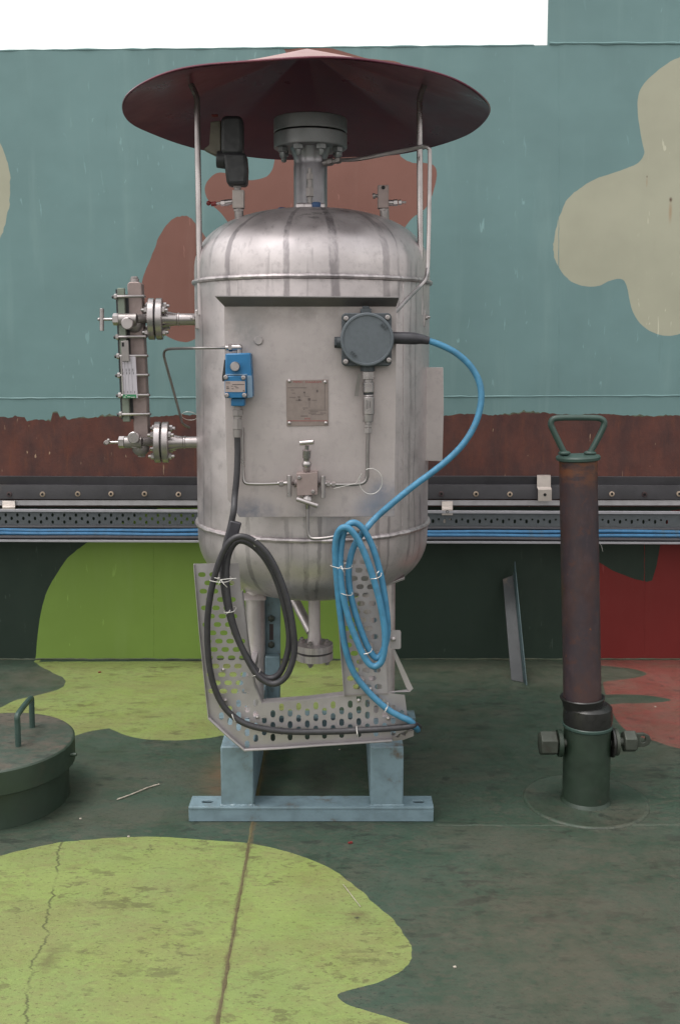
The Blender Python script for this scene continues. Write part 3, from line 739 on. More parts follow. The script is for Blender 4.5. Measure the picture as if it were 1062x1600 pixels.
for (a, b) in ((345, 396), (578, 630)):
    x0, x1 = W(a, 1200, YF + .012).x, W(b, 1200, YF + .012).x
    P = [Vector((x0 - .003 + (x1 - x0 + .006) * k / 24, YF + .009 + random.uniform(-.001, .001), .0512)) for k in range(25)]
    part('weld_bead', MB().tube(P, [.0042 * random.uniform(.6, 1.4) for _ in P], 6), M['standblue'], stand)
# rear upright with slotted bolt plate
Yp = 3.78
mb = MB().rpx(411, 930, 438, 1085, Yp, .012)
part('upright', mb, M['standblue'], stand, bevel=.002)
x = W(424, 1, Yp)
part('upright_foot', MB().rpx(414, 1026, 437, 1100, Yp - .05, .048), M['standblue'], stand, bevel=.003)
part('slot', MB().rpx(421, 975, 427, 1000, Yp - .001, .002), M['piperust'], stand)
for yy in (966, 1007): piece('bolt', 'standbolt', bolt_maker(.013, .009, .006), M['boltgrey'], stand, W(424, yy, Yp - .001), (0, -1, 0))
xr_ = W(592, 1000, Yp); part('upright', MB().box((xr_.x - .03, Yp, zr - .001), (xr_.x + .03, Yp + .012, W(592, 930, Yp).z)), M['standblue'], stand, bevel=.002)

# ---------------------------------------------------------------- pressure tank
YC, RT = 3.55, .40
XC = W(488.5, 640, YC).x
zt1 = W(487, 431, YC - RT).z; zb1 = W(487, 845, YC - RT).z
tank = thing('pressure_tank', 'upright stainless steel pressure tank with domed ends on pipe legs', 'tank', (XC, YC, zr))
HD, SF, HT, PW = .226, .036, .212, 2.35
def head(q, h): return h * max(0.0, 1 - min(1, q) ** PW) ** (1 / PW)
prof = []
QS = [math.sin(math.pi / 2 * k / 20) ** .8 for k in range(21)]
for q_ in QS: prof.append((RT * q_, zb1 - SF - head(q_, HD)))
prof += [(RT, zb1)]
for k in range(1, 12): prof.append((RT, zb1 + (zt1 - zb1) * k / 12))
prof += [(RT, zt1)]
for q_ in QS[::-1]: prof.append((RT * q_, zt1 + SF + head(q_, HT)))
mb = MB().lathe(prof, (XC, YC, 0), n=96); part('shell', mb, M['tank'], tank, ang=50)
for z in (zt1, zb1):
    for dz, rr, m_ in ((0, .0085, 'tank'),):
        P = [Vector((XC + (RT + .001) * math.cos(2 * math.pi * k / 120), YC + (RT + .001) * math.sin(2 * math.pi * k / 120), z + dz + random.uniform(-.0008, .0008))) for k in range(120)]
        part('weld_ring', MB().tube(P, [rr * random.uniform(.93, 1.07) for _ in P], 8, True), M[m_], tank)
# longitudinal seam, slightly right of the panel
def surf(px, py):
    """point of the shell (cylinder) seen at a picture place"""
    d = ray(px, py); o = Vector((0, 0, EYE)); a = d.x ** 2 + d.y ** 2; b = 2 * (d.x * (o.x - XC) + d.y * (o.y - YC)); c = (o.x - XC) ** 2 + (o.y - YC) ** 2 - RT ** 2
    t = (-b - math.sqrt(max(0, b * b - 4 * a * c))) / (2 * a); return o + d * t
for px in (630,):
    P = [surf(px + random.uniform(-.4, .4) + (y - 480) * -.004, y) for y in range(436, 842, 5)]
    part('weld_seam', MB().tube(P, [.0016 * random.uniform(.6, 1.4) for _ in P], 6), M['tank'], tank)
def dome_z(x, y):
    r = math.hypot(x - XC, y - YC); return zt1 + SF + head(r / RT, HT)
def dome_at(px, Y): x = W(px, 330, Y).x; return Vector((x, Y, dome_z(x, Y)))
# neck
XN = W(485, 280, YC).x; rn = mm(25.5, YC); top = dome_z(XN, YC)
zfl = lambda y: W(485, y, YC - .12).z
za, zb_, zc, zd = zfl(222), zfl(199), zfl(196.5), zfl(174)
part('neck_pipe', MB().lathe([(rn, top - .03), (rn, za - .055), (rn * .98, za - .052), (rn * 1.0, za - .03), (rn * 1.22, za + .001)], (XN, YC, 0), n=40), M['neck'], tank)
part('weld_ring', MB().lathe([(rn, top - .012), (rn + .008, top - .006), (rn + .004, top + .006), (rn, top + .010)], (XN, YC, 0), n=40, caps=False), M['tank'], tank)
rf = .1235
f1 = part('neck_flange', MB().lathe([(rn, za), (rf - .003, za), (rf, za + .003), (rf, zb_ - .002), (rf - .002, zb_)], (XN, YC, 0), n=48), M['flange'], tank, ang=25)
part('gasket', MB().lathe([(rf - .03, zb_), (rf - .03, zc)], (XN, YC, 0), n=40), M['black'], tank)
f2 = part('blind_flange', MB().lathe([(rf - .002, zc), (rf, zc + .002), (rf, zd - .003), (rf - .003, zd), (.001, zd)], (XN, YC, 0), n=48), M['flange'], tank, ang=25)
for k in range(8):
    a = 2 * math.pi * (k + .5) / 8; p = Vector((XN + .099 * math.cos(a), YC + .099 * math.sin(a), za))
    piece('bolt', 'flangebolt', bolt_maker(.0175, .017, .020, .009), M['flange'], f1, p, (0, 0, -1))
# pad with small valve and blue caps in front of the neck
p = dome_at(485, YC - .115)
part('nozzle_pad', MB().box((W(462, 340, p.y).x, p.y - .012, p.z - .03), (W(508, 340, p.y).x, p.y + .06, p.z + .012)), M['tank'], tank, bevel=.006)
q = p + Vector((W(484, 340, p.y).x - p.x, 0.0, .012))
mb = MB().cyl(q, q + Vector((0, 0, .05)), .008).hexa(q + Vector((0, 0, .02)), q + Vector((0, 0, .05)), .014).cyl(q + Vector((0, 0, .05)), q + Vector((0, 0, .075)), .010).hexa(q + Vector((0, 0, .075)), q + Vector((0, 0, .095)), .012).cyl(q + Vector((0, 0, .095)), q + Vector((0, 0, .112)), .007)
part('vent_fitting', mb, M['dull'], tank)
for px, dy, dz in ((494, -.122, .010), (469, -.07, .006), (441, -.02, .004)):
    c = dome_at(px, YC + dy) + Vector((0, -.004, dz)); part('plug_cap', MB().lathe([(.014, -.012), (.015, 0), (.014, .003), (.010, .0045)], c, n=20), M['bluecap'], tank)
# tapping on the neck
c = Vector((XN + rn * .85, YC - rn * .5, W(515, 257, YC).z))
cdir = Vector((1, -.35, .12)).normalized()
part('tapping', MB().cyl(c - cdir * .02, c + cdir * .012, .012).hexa(c + cdir * .012, c + cdir * .03, .013).cyl(c + cdir * .03, c + cdir * .042, .009).hexa(c + cdir * .042, c + cdir * .058, .011), M['dull'], tank)
# legs
zl = zr
for px, Y in ((398, 3.40), (603, 3.40), (402, 3.76), (572, 3.76)):
    x = W(px, 1000, Y).x; rr = math.hypot(x - XC, Y - YC); ztop = zb1 - SF - head(rr / RT, HD) + .03
    leg = part('leg', MB().lathe([(.030, zl + .009), (.030, ztop)], (x, Y, 0), n=24), M['tank'], tank)
    part('foot_plate', MB().box((x - .045, Y - .045, zl + .001), (x + .045, Y + .045, zl + .009)), M['tank'], leg, bevel=.001)
    if Y < 3.5 and px < 500:
        part('leg_pad', MB().obox((x, Y - .03, ztop - .035), (.042, 0, 0), (0, .004, .0), (0, .010, .010)), M['tank'], leg, bevel=.002)
# bright lifting lugs low on the dome
for x0, x1, y0, y1, Y in ((371, 386, 906, 911, 3.36), (598, 632, 905, 914, 3.34)):
    mb = MB().prism([W(x0, y1, Y), W(x1, y0 - 3, Y), W(x1, y0 + 1, Y), W(x0, y1 + 4, Y)], (0, .06, .01)); part('pad_edge', mb, M['fit'], tank, bevel=.001)
# drain nozzle
XD = W(491, 980, YC).x; zD = zb1 - SF - HD
zA, zB, zC, zE = W(491, 1013, YC - .06).z, W(491, 1023, YC - .06).z, W(491, 1026, YC - .06).z, W(491, 1037, YC - .06).z
part('drain_pipe', MB().lathe([(.021, zD + .03), (.021, zA + .045), (.022, zA + .04), (.026, zA)], (XD, YC, 0), n=24), M['tank'], tank)
rd_ = .066
f1 = part('drain_flange', MB().lathe([(.02, zA), (rd_, zA), (rd_, zB)], (XD, YC, 0), n=32), M['tank'], tank, ang=25)
f2 = part('drain_flange', MB().lathe([(rd_, zC), (rd_, zE), (.001, zE)], (XD, YC, 0), n=32), M['tank'], tank, ang=25)
part('gasket', MB().lathe([(rd_ - .012, zB), (rd_ - .012, zC)], (XD, YC, 0), n=24), M['black'], tank)
for k in range(4):
    a = math.pi / 4 + math.pi / 2 * k + .5; p = Vector((XD + .047 * math.cos(a), YC + .047 * math.sin(a), zA))
    piece('bolt', 'drainbolt', bolt_maker(.012, .011, .008), M['dull'], f1, p, (0, 0, 1)); piece('bolt', 'drainbolt', bolt_maker(.012, .011, .008), M['dull'], f2, Vector((p.x, p.y, zE)), (0, 0, -1))
a = W(452, 922, 3.68); b = W(486, 987, 3.57)
part('brace', MB().cyl(a, b, .018), M['tank'], tank)
# side lug plate at the right with its weld
YLG = 3.44
part('side_lug', MB().ppx([(661, 574), (692, 574), (693, 640), (691, 721), (662, 720)], YLG, .010), M['plate'], tank, bevel=.0015)
P = [W(661 + random.uniform(-.5, .5), 573 + 3.2 * i, YLG - .003) for i in range(47)]
part('weld_seam', MB().tube(P, [.0042 * random.uniform(.6, 1.3) for _ in P], 6), M['fit'], tank)
part('side_lug_web', MB().box((surf(660, 600).x - .02, YLG + .010, W(1, 712, YLG).z), (surf(660, 600).x + .0, YLG + .09, W(1, 580, YLG).z)), M['tank'], tank)
# rod clamps on the shell
for (x0, x1, y0, y1, Y) in ((305, 318, 484, 514, 3.40), (650, 664, 484, 511, 3.40)):
    cl = part('rod_clamp', MB().rpx(x0, y0, x1, y1, Y, .05), M['fit'], tank, bevel=.002)
    part('clamp_plate', MB().rpx(x0 - 3 if x0 > 500 else x1 - 1, y0 - 2, x0 if x0 > 500 else x1 + 5, y1 - 4, Y + .006, .04), M['tank'], cl, bevel=.001)
    s_ = 1 if x0 > 500 else -1; bx = (x1 if s_ > 0 else x0)
    piece('bolt', 'clampbolt', bolt_maker(.009, .008, .008), M['fit'], cl, W(bx, (y0 + y1) / 2 - 2, Y + .02), (s_, 0, 0))

# ---------------------------------------------------------------- instrument panel on the tank
YP = 3.095
panel = thing('instrument_panel', 'flat stainless instrument panel with a sloping hood on the front of the tank', 'panel', W(485, 808, YP))
poly = [(350, 470), (619, 470), (618, 640), (616, 807), (374, 808), (356, 780), (352, 640)]
part('face_plate', MB().ppx(poly, YP, .003), M['plate'], panel, bevel=.0006)
for (x0, x1) in ((352, 356), (612, 616)):
    a = W(x0, 476, YP + .0035); b = W(x1, 770, YP + .0035)
    xm = abs((a.x + b.x) / 2 - XC); dd = YC - math.sqrt(RT ** 2 - xm ** 2)
    part('standoff', MB().box((a.x, a.y, b.z), (b.x, dd + .01, a.z)), M['plate'], panel)
part('hood', MB().prism([W(336, 463.5, YP - .055), W(623, 465, YP - .055), W(619, 479, YP - .001), W(351, 479, YP - .001)], (0, .0005, .003)), M['hood'], panel)
part('blanking_plug', MB().lathe([(.0135, -.001), (.0135, .003), (.011, .005)], W(404, 532, YP - .001), (0, -1, 0), 20), M['plate'], panel)

# nameplate
YN = YP - .003
namep = thing('diagram_plate', 'small engraved diagram plate with red heading riveted to the instrument panel', 'nameplate', W(480, 666, YN))
part('plate', MB().ppx([(447, 594), (512.5, 593), (513, 665), (448, 666)], YN, .002), M['brass'], namep, bevel=.0004)
for x, y in ((452, 595.5), (508, 597), (452, 661), (509, 661)): piece('rivet', 'rivet', lambda mb: mb.lathe([(.0052, 0), (.0048, .002), (.003, .0035), (.0001, .0038)], (0, 0, 0), n=12), M['fit'], namep, W(x, y, YN - .0002), (0, -1, 0))
def text(parent, s_, px, py, hpx, wpx, Y, mat, name='lettering', align='CENTER', rot=None):
    cu = bpy.data.curves.new(name, 'FONT'); cu.body = s_; cu.align_x = align; cu.align_y = 'CENTER'; cu.size = 1.0; cu.extrude = 0.0
    tmp = bpy.data.objects.new(name, cu); S.collection.objects.link(tmp)
    dg = bpy.context.evaluated_depsgraph_get(); me = bpy.data.meshes.new_from_object(tmp.evaluated_get(dg)); bpy.data.objects.remove(tmp); bpy.data.curves.remove(cu)
    xs = [v.co.x for v in me.vertices]; ys = [v.co.y for v in me.vertices]; kx = mm(wpx, Y) / (max(xs) - min(xs)); ky = mm(hpx, Y) / (max(ys) - min(ys))
    for v in me.vertices: v.co = Vector((v.co.x * kx, 0, v.co.y * ky))
    if rot: me.transform(Matrix.Rotation(rot, 4, 'Y'))
    me.materials.clear(); me.materials.append(mat)
    o = bpy.data.objects.new(name, me); S.collection.objects.link(o); o.parent = parent; o.location = W(px, py, Y) - origin(parent); return o
YI = YN - .0006
text(namep, 'MIMIC  DIAGRAM', 480, 597, 3.0, 43, YI, M['redprint'])
mb = MB()
for x0, y0, x1, y1 in ((449, 605.5, 479, 606.3), (454, 609, 459, 609.8), (456, 614, 461, 614.7), (452, 620.5, 462, 621.2), (465, 619.5, 469, 621), (462, 625, 472, 625.7), (466, 623.5, 469.5, 626.5), (481, 622, 485, 626), (487, 625, 495, 625.8), (474, 612, 477, 614.5), (494, 609, 497, 613),
                       (473, 637, 481, 637.8), (474, 639, 476, 640), (482, 640.5, 510, 641.1), (484, 642.6, 497, 643.2), (482, 645, 494, 645.8), (500, 645, 509, 645.8), (486, 647.5, 505, 648.1), (470, 649.5, 481, 650.6), (507, 600, 507.6, 640), (475.5, 614.5, 476, 619), (483, 626, 483.5, 637), (467, 621, 467.5, 623.5), (476, 619, 483, 619.5)):
    mb.rpx(x0, y0, x1, y1, YI, .0003)
part('engraved_lines', mb, M['faint'], namep)
mb = MB().rpx(449, 657.2, 512, 658, YI, .0003); part('red_line', mb, M['redprint'], namep)
text(namep, 'NOTES', 480, 654.2, 2.2, 9, YI, M['redprint'])

# ---------------------------------------------------------------- blue pressure switch
YS = YP - .075
sw = thing('pressure_switch', 'bright blue pressure switch with a round steel knob on the instrument panel', 'pressure switch', W(371, 622, YP))
part('body', MB().ppx([(352, 552.5), (391, 551.5), (393.5, 590), (394.5, 621), (384, 622), (352, 621)], YS + .012, .062), M['blue'], sw, bevel=.004)
part('lit_side_face', MB().ppx([(385.5, 587), (393.5, 587), (394.8, 621), (386, 622)], YS + .008, .004), M['bluegrey'], sw, bevel=.001)  # paler strip paints the differently lit side face of the switch
part('ledge', MB().ppx([(352, 584.5), (386, 584.5), (386, 586.8), (352, 586.8)], YS + .006, .007), M['bluegrey'], sw, bevel=.001)
cov = part('front_cover', MB().ppx([(351, 587.5), (384.5, 587.5), (385, 622), (351.5, 622)], YS, .013), M['blue'], sw, bevel=.002)
part('bottom_neck', MB().rpx(361, 622.3, 382, 634.5, YS + .015, .045), M['blue'], sw, bevel=.002)
part('back_latch', MB().ppx([(350.5, 562), (352.5, 562), (352.5, 596), (347.5, 596), (347, 590)], YS + .04, .01), M['black'], sw)
part('knob', MB().lathe([(.0142, 0), (.0145, .016), (.0125, .019), (.0001, .019)], W(368, 572.5, YS + .012), (0, -1, 0), 24), M['fit'], sw)
for x, y in ((353, 589.5), (380.5, 590), (354.5, 617.5), (382, 617.5)): piece('screw', 'coverscrew', screw_maker(.0075), M['fit'], cov, W(x, y, YS - .0005), (0, -1, 0))
lb = part('label_plate', MB().ppx([(352, 595.5), (383, 595.5), (383, 612.5), (352, 612.5)], YS - .0012, .001), M['label'], sw)
mb = MB()
for x0, y0, x1, y1 in ((363, 600.3, 382, 601.2), (361, 603, 364, 603.7), (368, 605.5, 373, 606.3), (362, 607, 365, 607.8), (379.5, 610, 382, 611.5), (366, 603.2, 370, 603.8), (354, 604, 357.5, 605), (354, 606.5, 358, 607.5), (353.5, 598, 360, 598.6)): mb.rpx(x0, y0, x1, y1, YS - .0018, .0003)
part('print_marks', mb, M['print'], lb)
el = W(374, 545, YS + .04)
mb = MB().cyl(W(374, 553, YS + .04), W(374, 543, YS + .04), .0085).ball(W(374, 543, YS + .04), .0105).cyl(W(374, 543, YS + .04), W(362, 543, YS + .04), .0095).hexa(W(363, 543, YS + .04), W(357, 543.5, YS + .04), .0115).cyl(W(357, 543.5, YS + .04), W(352.5, 543.5, YS + .04), .008)
part('elbow_fitting', mb, M['fit'], sw)
mb = MB().cyl(W(371.5, 634, YS + .035), W(371.5, 640, YS + .035), .0125).hexa(W(371.5, 640, YS + .035), W(371.5, 650, YS + .035), .0165).cyl(W(371.5, 650, YS + .035), W(371.5, 654, YS + .035), .0125).hexa(W(371.5, 654, YS + .035), W(371.2, 671, YS + .035), .0155).cyl(W(371.2, 671, YS + .035), W(371, 683, YS + .035), .0135, .0125)
part('cable_gland', mb, M['dull'], sw)
# tube leaving the elbow
P = [W(352.5, 543.5, YS + .04), W(330, 543.6, YS + .03), W(300, 544, YS + .05), W(272, 544.8, 3.28)] + [W(262, 546, 3.34), W(257.5, 549, 3.37), W(256.5, 555, 3.39), W(258, 563, 3.41)] + [W(270, 606, 3.46), W(282, 650, 3.50), W(286, 662, 3.52), W(296, 668, 3.56)]
solo('impulse_tube', MB().tube(spline(P, 6), .0042, 8), M['tubing'], 'thin steel tube bent down the left side of the tank from the blue switch', 'tube', P[0])
P = [W(296 + 12 * math.cos(a), 650 + 7.5 * math.sin(a), 3.45) + Vector((0, .03 * math.sin(a), 0)) for a in [2 * math.pi * k / 24 for k in range(24)]]
solo('wire_loop', MB().tube(P, .0009, 5, True), M['wire'], 'thin grey wire loop beside the foot of the bent tube left of the tank', 'wire', P[0])

# ---------------------------------------------------------------- junction box
YJ = YP - .085
jb = thing('junction_box', 'square dark grey junction box with a round lid on the instrument panel', 'junction box', W(573, 575, YP))
def rrect(x0, y0, x1, y1, r, n=5):
    o = []
    for cx, cy, a0 in ((x1 - r, y0 + r, -90), (x1 - r, y1 - r, 0), (x0 + r, y1 - r, 90), (x0 + r, y0 + r, 180)):
        for k in range(n + 1): a = R(a0 + 90 * k / n); o.append((cx + r * math.cos(a), cy + r * math.sin(a)))
    return o
part('body', MB().ppx(rrect(533.5, 489, 611.5, 572, 7), YJ + .028, .055), M['box'], jb, bevel=.003)
lid = part('lid', MB().lathe([(.0785, -.002), (.0785, .016), (.0755, .0195), (.0705, .0195), (.0690, .0165), (.001, .0165)], W(573, 530.5, YJ + .028), (0, -1, 0), 64), M['boxlid'], jb, ang=25)
for x, y, an in ((596, 507, .8), (602.5, 513, .7), (599, 510, .75), (549, 550, .8), (555, 556, .7), (552, 553, .75)):
    c = W(x, y, YJ + .0095); part('nub', MB().obox(c, (.004 * math.cos(an), 0, .004 * math.sin(an)), (0, .003, 0), (-.0018 * math.sin(an), 0, .0018 * math.cos(an))), M['box'], lid)
for x, y in ((540.5, 497.5), (605, 496), (540, 565), (607, 562.5)): piece('screw', 'boxscrew', screw_maker(.0085), M['fit'], jb, W(x, y, YJ + .0272), (0, -1, 0))
part('top_plug', MB().rpx(563, 482, 580, 490.5, YJ + .04, .03).rpx(566, 478, 577, 482.5, YJ + .045, .02), M['box'], jb, bevel=.002)
c0, c1 = W(535, 535, YJ + .055), W(526, 535, YJ + .055)
part('side_plug', MB().cyl(c0, c1, .017).hexa(c1, W(522, 535, YJ + .055), .0165), M['box'], jb)
part('bottom_boss', MB().cyl(W(574, 571, YJ + .055), W(574, 580, YJ + .055), .022), M['box'], jb)
g = [W(x, y, YJ + .055) for x, y in ((610, 528), (616, 528), (638, 528.5), (647, 529), (658, 530), (670, 532.5))]
part('cable_sleeve', MB().tube(g, [.0185, .0182, .0184, .018, .0145, .0115], 20), M['sleeve'], jb)

# ---------------------------------------------------------------- pressure connector under the box
YQ = YJ + .055
con = thing('tube_connector', 'stacked steel tube connector hanging below the dark grey junction box', 'connector', W(575, 678, YQ))
pc = lambda x, y: W(x, y, YQ)
mb = MB().hexa(pc(575, 580), pc(575, 593), .0185).cyl(pc(575, 593), pc(575, 597), .014)
part('top_nut', mb, M['fit'], con)
part('coupling', MB().cyl(pc(575, 597), pc(575.3, 613), .0178).cyl(pc(575.3, 616.5), pc(575.5, 620), .016), M['fit'], con, bevel=.002)
part('seal_ring', MB().cyl(pc(575.3, 613), pc(575.3, 616.5), .0155), M['black'], con)
part('sensor_body', MB().cyl(pc(575.5, 620), pc(575.5, 647), .0188).cyl(pc(575, 647), pc(575, 659), .0165, .0155), M['fit'], con, bevel=.0015)
mb = MB()
for k, x in enumerate((572, 574.8, 577.6)): mb.rpx(x, 625 + k, x + .7, 639 - k, YQ - .0192, .0006)
part('print_marks', mb, M['print'], con)
part('lower_nut', MB().cyl(pc(575, 659), pc(575, 663), .010).hexa(pc(575, 663), pc(575, 668), .011).hexa(pc(575, 668), pc(575, 677), .0125), M['fit'], con)
part('hanging_tag', MB().prism([W(559, 584, YQ - .006), W(564, 583, YQ - .006), W(560, 619, YQ + .004), W(553.5, 619, YQ + .004), W(555, 606, YQ)], (0, .002, 0)), M['dull'], con)
P = [pc(575, 677), pc(574.3, 700), pc(573.5, 735), pc(573, 745), pc(570, 752), pc(563, 755.5), pc(545, 757), pc(520, 757.2)]
solo('impulse_tube', MB().tube(spline(P, 5), .0058, 8), M['tubing'], 'short steel tube from the connector down to the right side of the valve manifold', 'tube', P[0])
P = [W(579 + 18 * math.cos(a), 752 + 20 * math.sin(a), YQ - .012 + .006 * math.sin(a)) for a in [2 * math.pi * k / 28 - 2.0 for k in range(27)]] + [W(556, 755, YQ - .012), W(540, 759, YQ - .013), W(521, 763.5, YQ - .012)]
solo('tie_wire', MB().tube(P, .0011, 5), M['wire'], 'thin pale tie wire looped round the tube bend beside the manifold', 'wire', P[0])

# ---------------------------------------------------------------- valve manifold
YM = YP - .05
man = thing('valve_manifold', 'square steel valve manifold with four T handles low on the instrument panel', 'valve', W(479, 790, YM))
pm = lambda x, y, d=0.0: W(x, y, YM + d)
part('block', MB().ppx([(463, 740), (496, 738), (496, 773), (464, 775)], YM - .008, .056), M['chamber'], man, bevel=.0015)
for x, y in ((467.5, 746), (489, 768)): piece('screw', 'mscrew', screw_maker(.0065), M['fit'], man, pm(x, y, -.0085), (0, -1, 0))
def thandle(mb, a, b, r): mb.cyl(a, b, r, n=14)
mb = MB().cyl(pm(479, 739, .015), pm(479, 733, .01), .010).hexa(pm(479, 734, .01), pm(479, 729, .006), .0135).ball(pm(479, 725.5, .004), .0145).cyl(pm(479, 722, .004), pm(479, 716, .0), .009).cyl(pm(479, 715, 0), pm(479.3, 703, -.006), .0125).cyl(pm(479.3, 703, -.006), pm(479.5, 696, -.01), .006)
part('bonnet', mb, M['fit'], man)
part('handle', MB().cyl(pm(468.5, 692.5, -.012), pm(490, 690.5, -.02), .0072), M['fit'], man, bevel=.001)
mb = MB().cyl(pm(480, 774, .01), pm(480, 778, .006), .0145).hexa(pm(480, 777, .006), pm(480, 784, .0), .013).cyl(pm(480, 784, .0), pm(480.5, 793, .01), .0075)
part('bonnet', mb, M['fit'], man)
part('handle', MB().cyl(pm(463.5, 779.5, -.02), pm(496.5, 790.5, -.026), .0072), M['fit'], man, bevel=.001)
mb = MB().cyl(pm(463, 755, .018), pm(459, 755, .016), .013).cyl(pm(459, 755, .014), pm(452, 755, 0.0), .0065); part('bonnet', mb, M['fit'], man)
part('handle', MB().cyl(pm(452, 742.5, -.002), pm(452, 776.5, -.002), .0072), M['fit'], man, bevel=.001)
mb = MB().cyl(pm(496, 755, .018), pm(499.5, 755, .016), .013).cyl(pm(499.5, 755, .014), pm(504.5, 756, 0.0), .0065); part('bonnet', mb, M['fit'], man)
part('handle', MB().cyl(pm(504.5, 743.5, -.002), pm(504.5, 778.5, -.002), .0072), M['fit'], man, bevel=.001)
mb = MB().hexa(pm(510, 756, .018), pm(516, 756.5, .018), .010).cyl(pm(506, 756, .018), pm(521, 757, .018), .006).hexa(pm(518, 757, .018), pm(524, 757, .018), .009); part('tube_nut', mb, M['fit'], man)
mb = MB().cyl(pm(449, 755, .018), pm(434, 755, .018), .006).hexa(pm(443, 755, .018), pm(436, 755.3, .018), .010); part('tube_nut', mb, M['fit'], man)
P = [pm(436, 755.3, .018), pm(415, 756, .018), pm(395, 756, .02), pm(385, 755, .02), pm(381, 750, .022), pm(380, 735, .026), pm(379.5, 700, .03), pm(379, 668, .032)]
solo('impulse_tube', MB().tube(spline(P, 5), .0052, 8), M['tubing'], 'steel tube running from the left side of the valve manifold up beside the black cable', 'tube', P[0])
P = [pm(480.5, 792, .01), pm(480.8, 812, .008), pm(481, 830, .005), pm(483, 838, .003), pm(489, 841.5, 0), pm(505, 841, -.002), pm(522, 838.5, .0), pm(545, 834, .01), pm(560, 831, .05), pm(566, 830, .09)]
solo('impulse_tube', MB().tube(spline(P, 5), .0052, 8), M['tubing'], 'steel tube curving under the manifold towards the blue cable coil', 'tube', P[0])

# ---------------------------------------------------------------- rain canopy with rods
RC, ZR, TL = .607, 2.264, R(-2.8)
XK = W(480, 180, YC).x; ZA = W(484, 78, YC).z
def cone_z(x, y, dz=0.0): return ZA + (ZR - ZA) * math.hypot(x - XK, y - YC) / RC + dz + math.tan(TL) * (y - YC)
can = thing('rain_canopy', 'wide conical rain canopy, maroon underneath, held on bent rods above the tank', 'canopy', (XK, YC, ZR))
def cone(mb, off, r1):
    n = 128; rings = []
    for k in range(11):
        r = r1 * k / 10; z = ZA + (ZR - ZA) * r / RC
        rings.append([mb.bm.verts.new((XK + r * math.cos(2 * math.pi * i / n), YC + r * math.sin(2 * math.pi * i / n), z + off - .010 * abs(math.sin(4 * (2 * math.pi * i / n) + .4)) * (r / r1) * (1.15 - r / r1) * 2.2 + math.tan(TL) * r * math.sin(2 * math.pi * i / n) + .0032 * (math.sin(2 * math.pi * i / n * 5 + 1) + .6 * math.sin(2 * math.pi * i / n * 9 + 2)) * (r / r1) ** 2)) for i in range(n)] if k else [mb.bm.verts.new((XK, YC, z + off))])
    for i in range(n): mb._face([rings[0][0], rings[1][i], rings[1][(i + 1) % n]])
    for a, b in zip(rings[1:], rings[2:]):
        for i in range(n): mb._face([a[i], b[i], b[(i + 1) % n], a[(i + 1) % n]])
    return rings[-1]
mb = MB(); r_top = cone(mb, .0042, RC); 
part('top_sheet', mb, M['canopytop'], can, ang=60)
mb = MB(); r_low = cone(mb, 0.0, RC - .001)
part('underside_sheet', mb, M['maroon'], can, ang=60)
P = [Vector((XK + RC * math.cos(a), YC + RC * math.sin(a), ZR + .002 + math.tan(TL) * RC * math.sin(a) + .0032 * (math.sin(a * 5 + 1) + .6 * math.sin(a * 9 + 2)))) for a in [2 * math.pi * i / 128 for i in range(128)]]
part('rim_edge', MB().tube(P, .0036, 6, True), M['maroon'], can)
def cone_hit(px, py):
    lo, hi = 2.9, YC
    for _ in range(40):
        m_ = (lo + hi) / 2; p = W(px, py, m_)
        if p.z > cone_z(p.x, p.y): hi = m_
        else: lo = m_
    # walk from camera: first crossing from below
    Y = 2.95
    while Y < 4.2:
        p = W(px, py, Y)
        if math.hypot(p.x - XK, p.y - YC) < RC and p.z >= cone_z(p.x, p.y): return p
        Y += .002
    return W(px, py, 3.3)
for pts in (((297, 128), (303, 141), (307.5, 152), (308, 165), (308.5, 200), (310.5, 330), (313, 492)), ((664, 130), (659, 142), (655.5, 155), (655, 168), (655, 200), (656, 330), (657, 492))):
    h = cone_hit(*pts[0]); Y0, Y1 = h.y, 3.39; P = [h]
    for i, (x, y) in enumerate(pts[1:]):
        f = (y - pts[0][1]) / (pts[-1][1] - pts[0][1]); P.append(W(x, y, Y0 + (Y1 - Y0) * f))
    part('support_rod', MB().tube(spline(P, 5), .0098, 12), M['fit'], can)
# rear rod, hidden behind the neck
part('support_rod', MB().tube([Vector((XC, YC + .39, zt1 - .1)), Vector((XC, YC + .42, 2.2)), Vector((XC, YC + .46, cone_z(XC, YC + .46)))], .0098, 12), M['fit'], can)
# long tube from the neck over to the right and down behind the panel
c2 = c if False else None
st = Vector((XN + rn * .85, YC - rn * .5, W(515, 257, YC).z)) + cdir * .056
P = [st, W(560, 248.5, 3.42), W(610, 239, 3.36), W(650, 230.8, 3.33), W(662, 229, 3.325), W(669, 232, 3.32), W(671, 241, 3.32), W(670.5, 300, 3.32), W(668.5, 400, 3.31), W(667, 425, 3.30), W(664, 437, 3.28), W(655, 448, 3.26), W(640, 463, 3.2), W(622, 482, 3.14), W(616, 488, 3.12)]
solo('impulse_tube', MB().tube(spline(P, 6), .0068, 10), M['fit'], 'long steel tube from the tank neck down past the right canopy rod', 'tube', P[0])

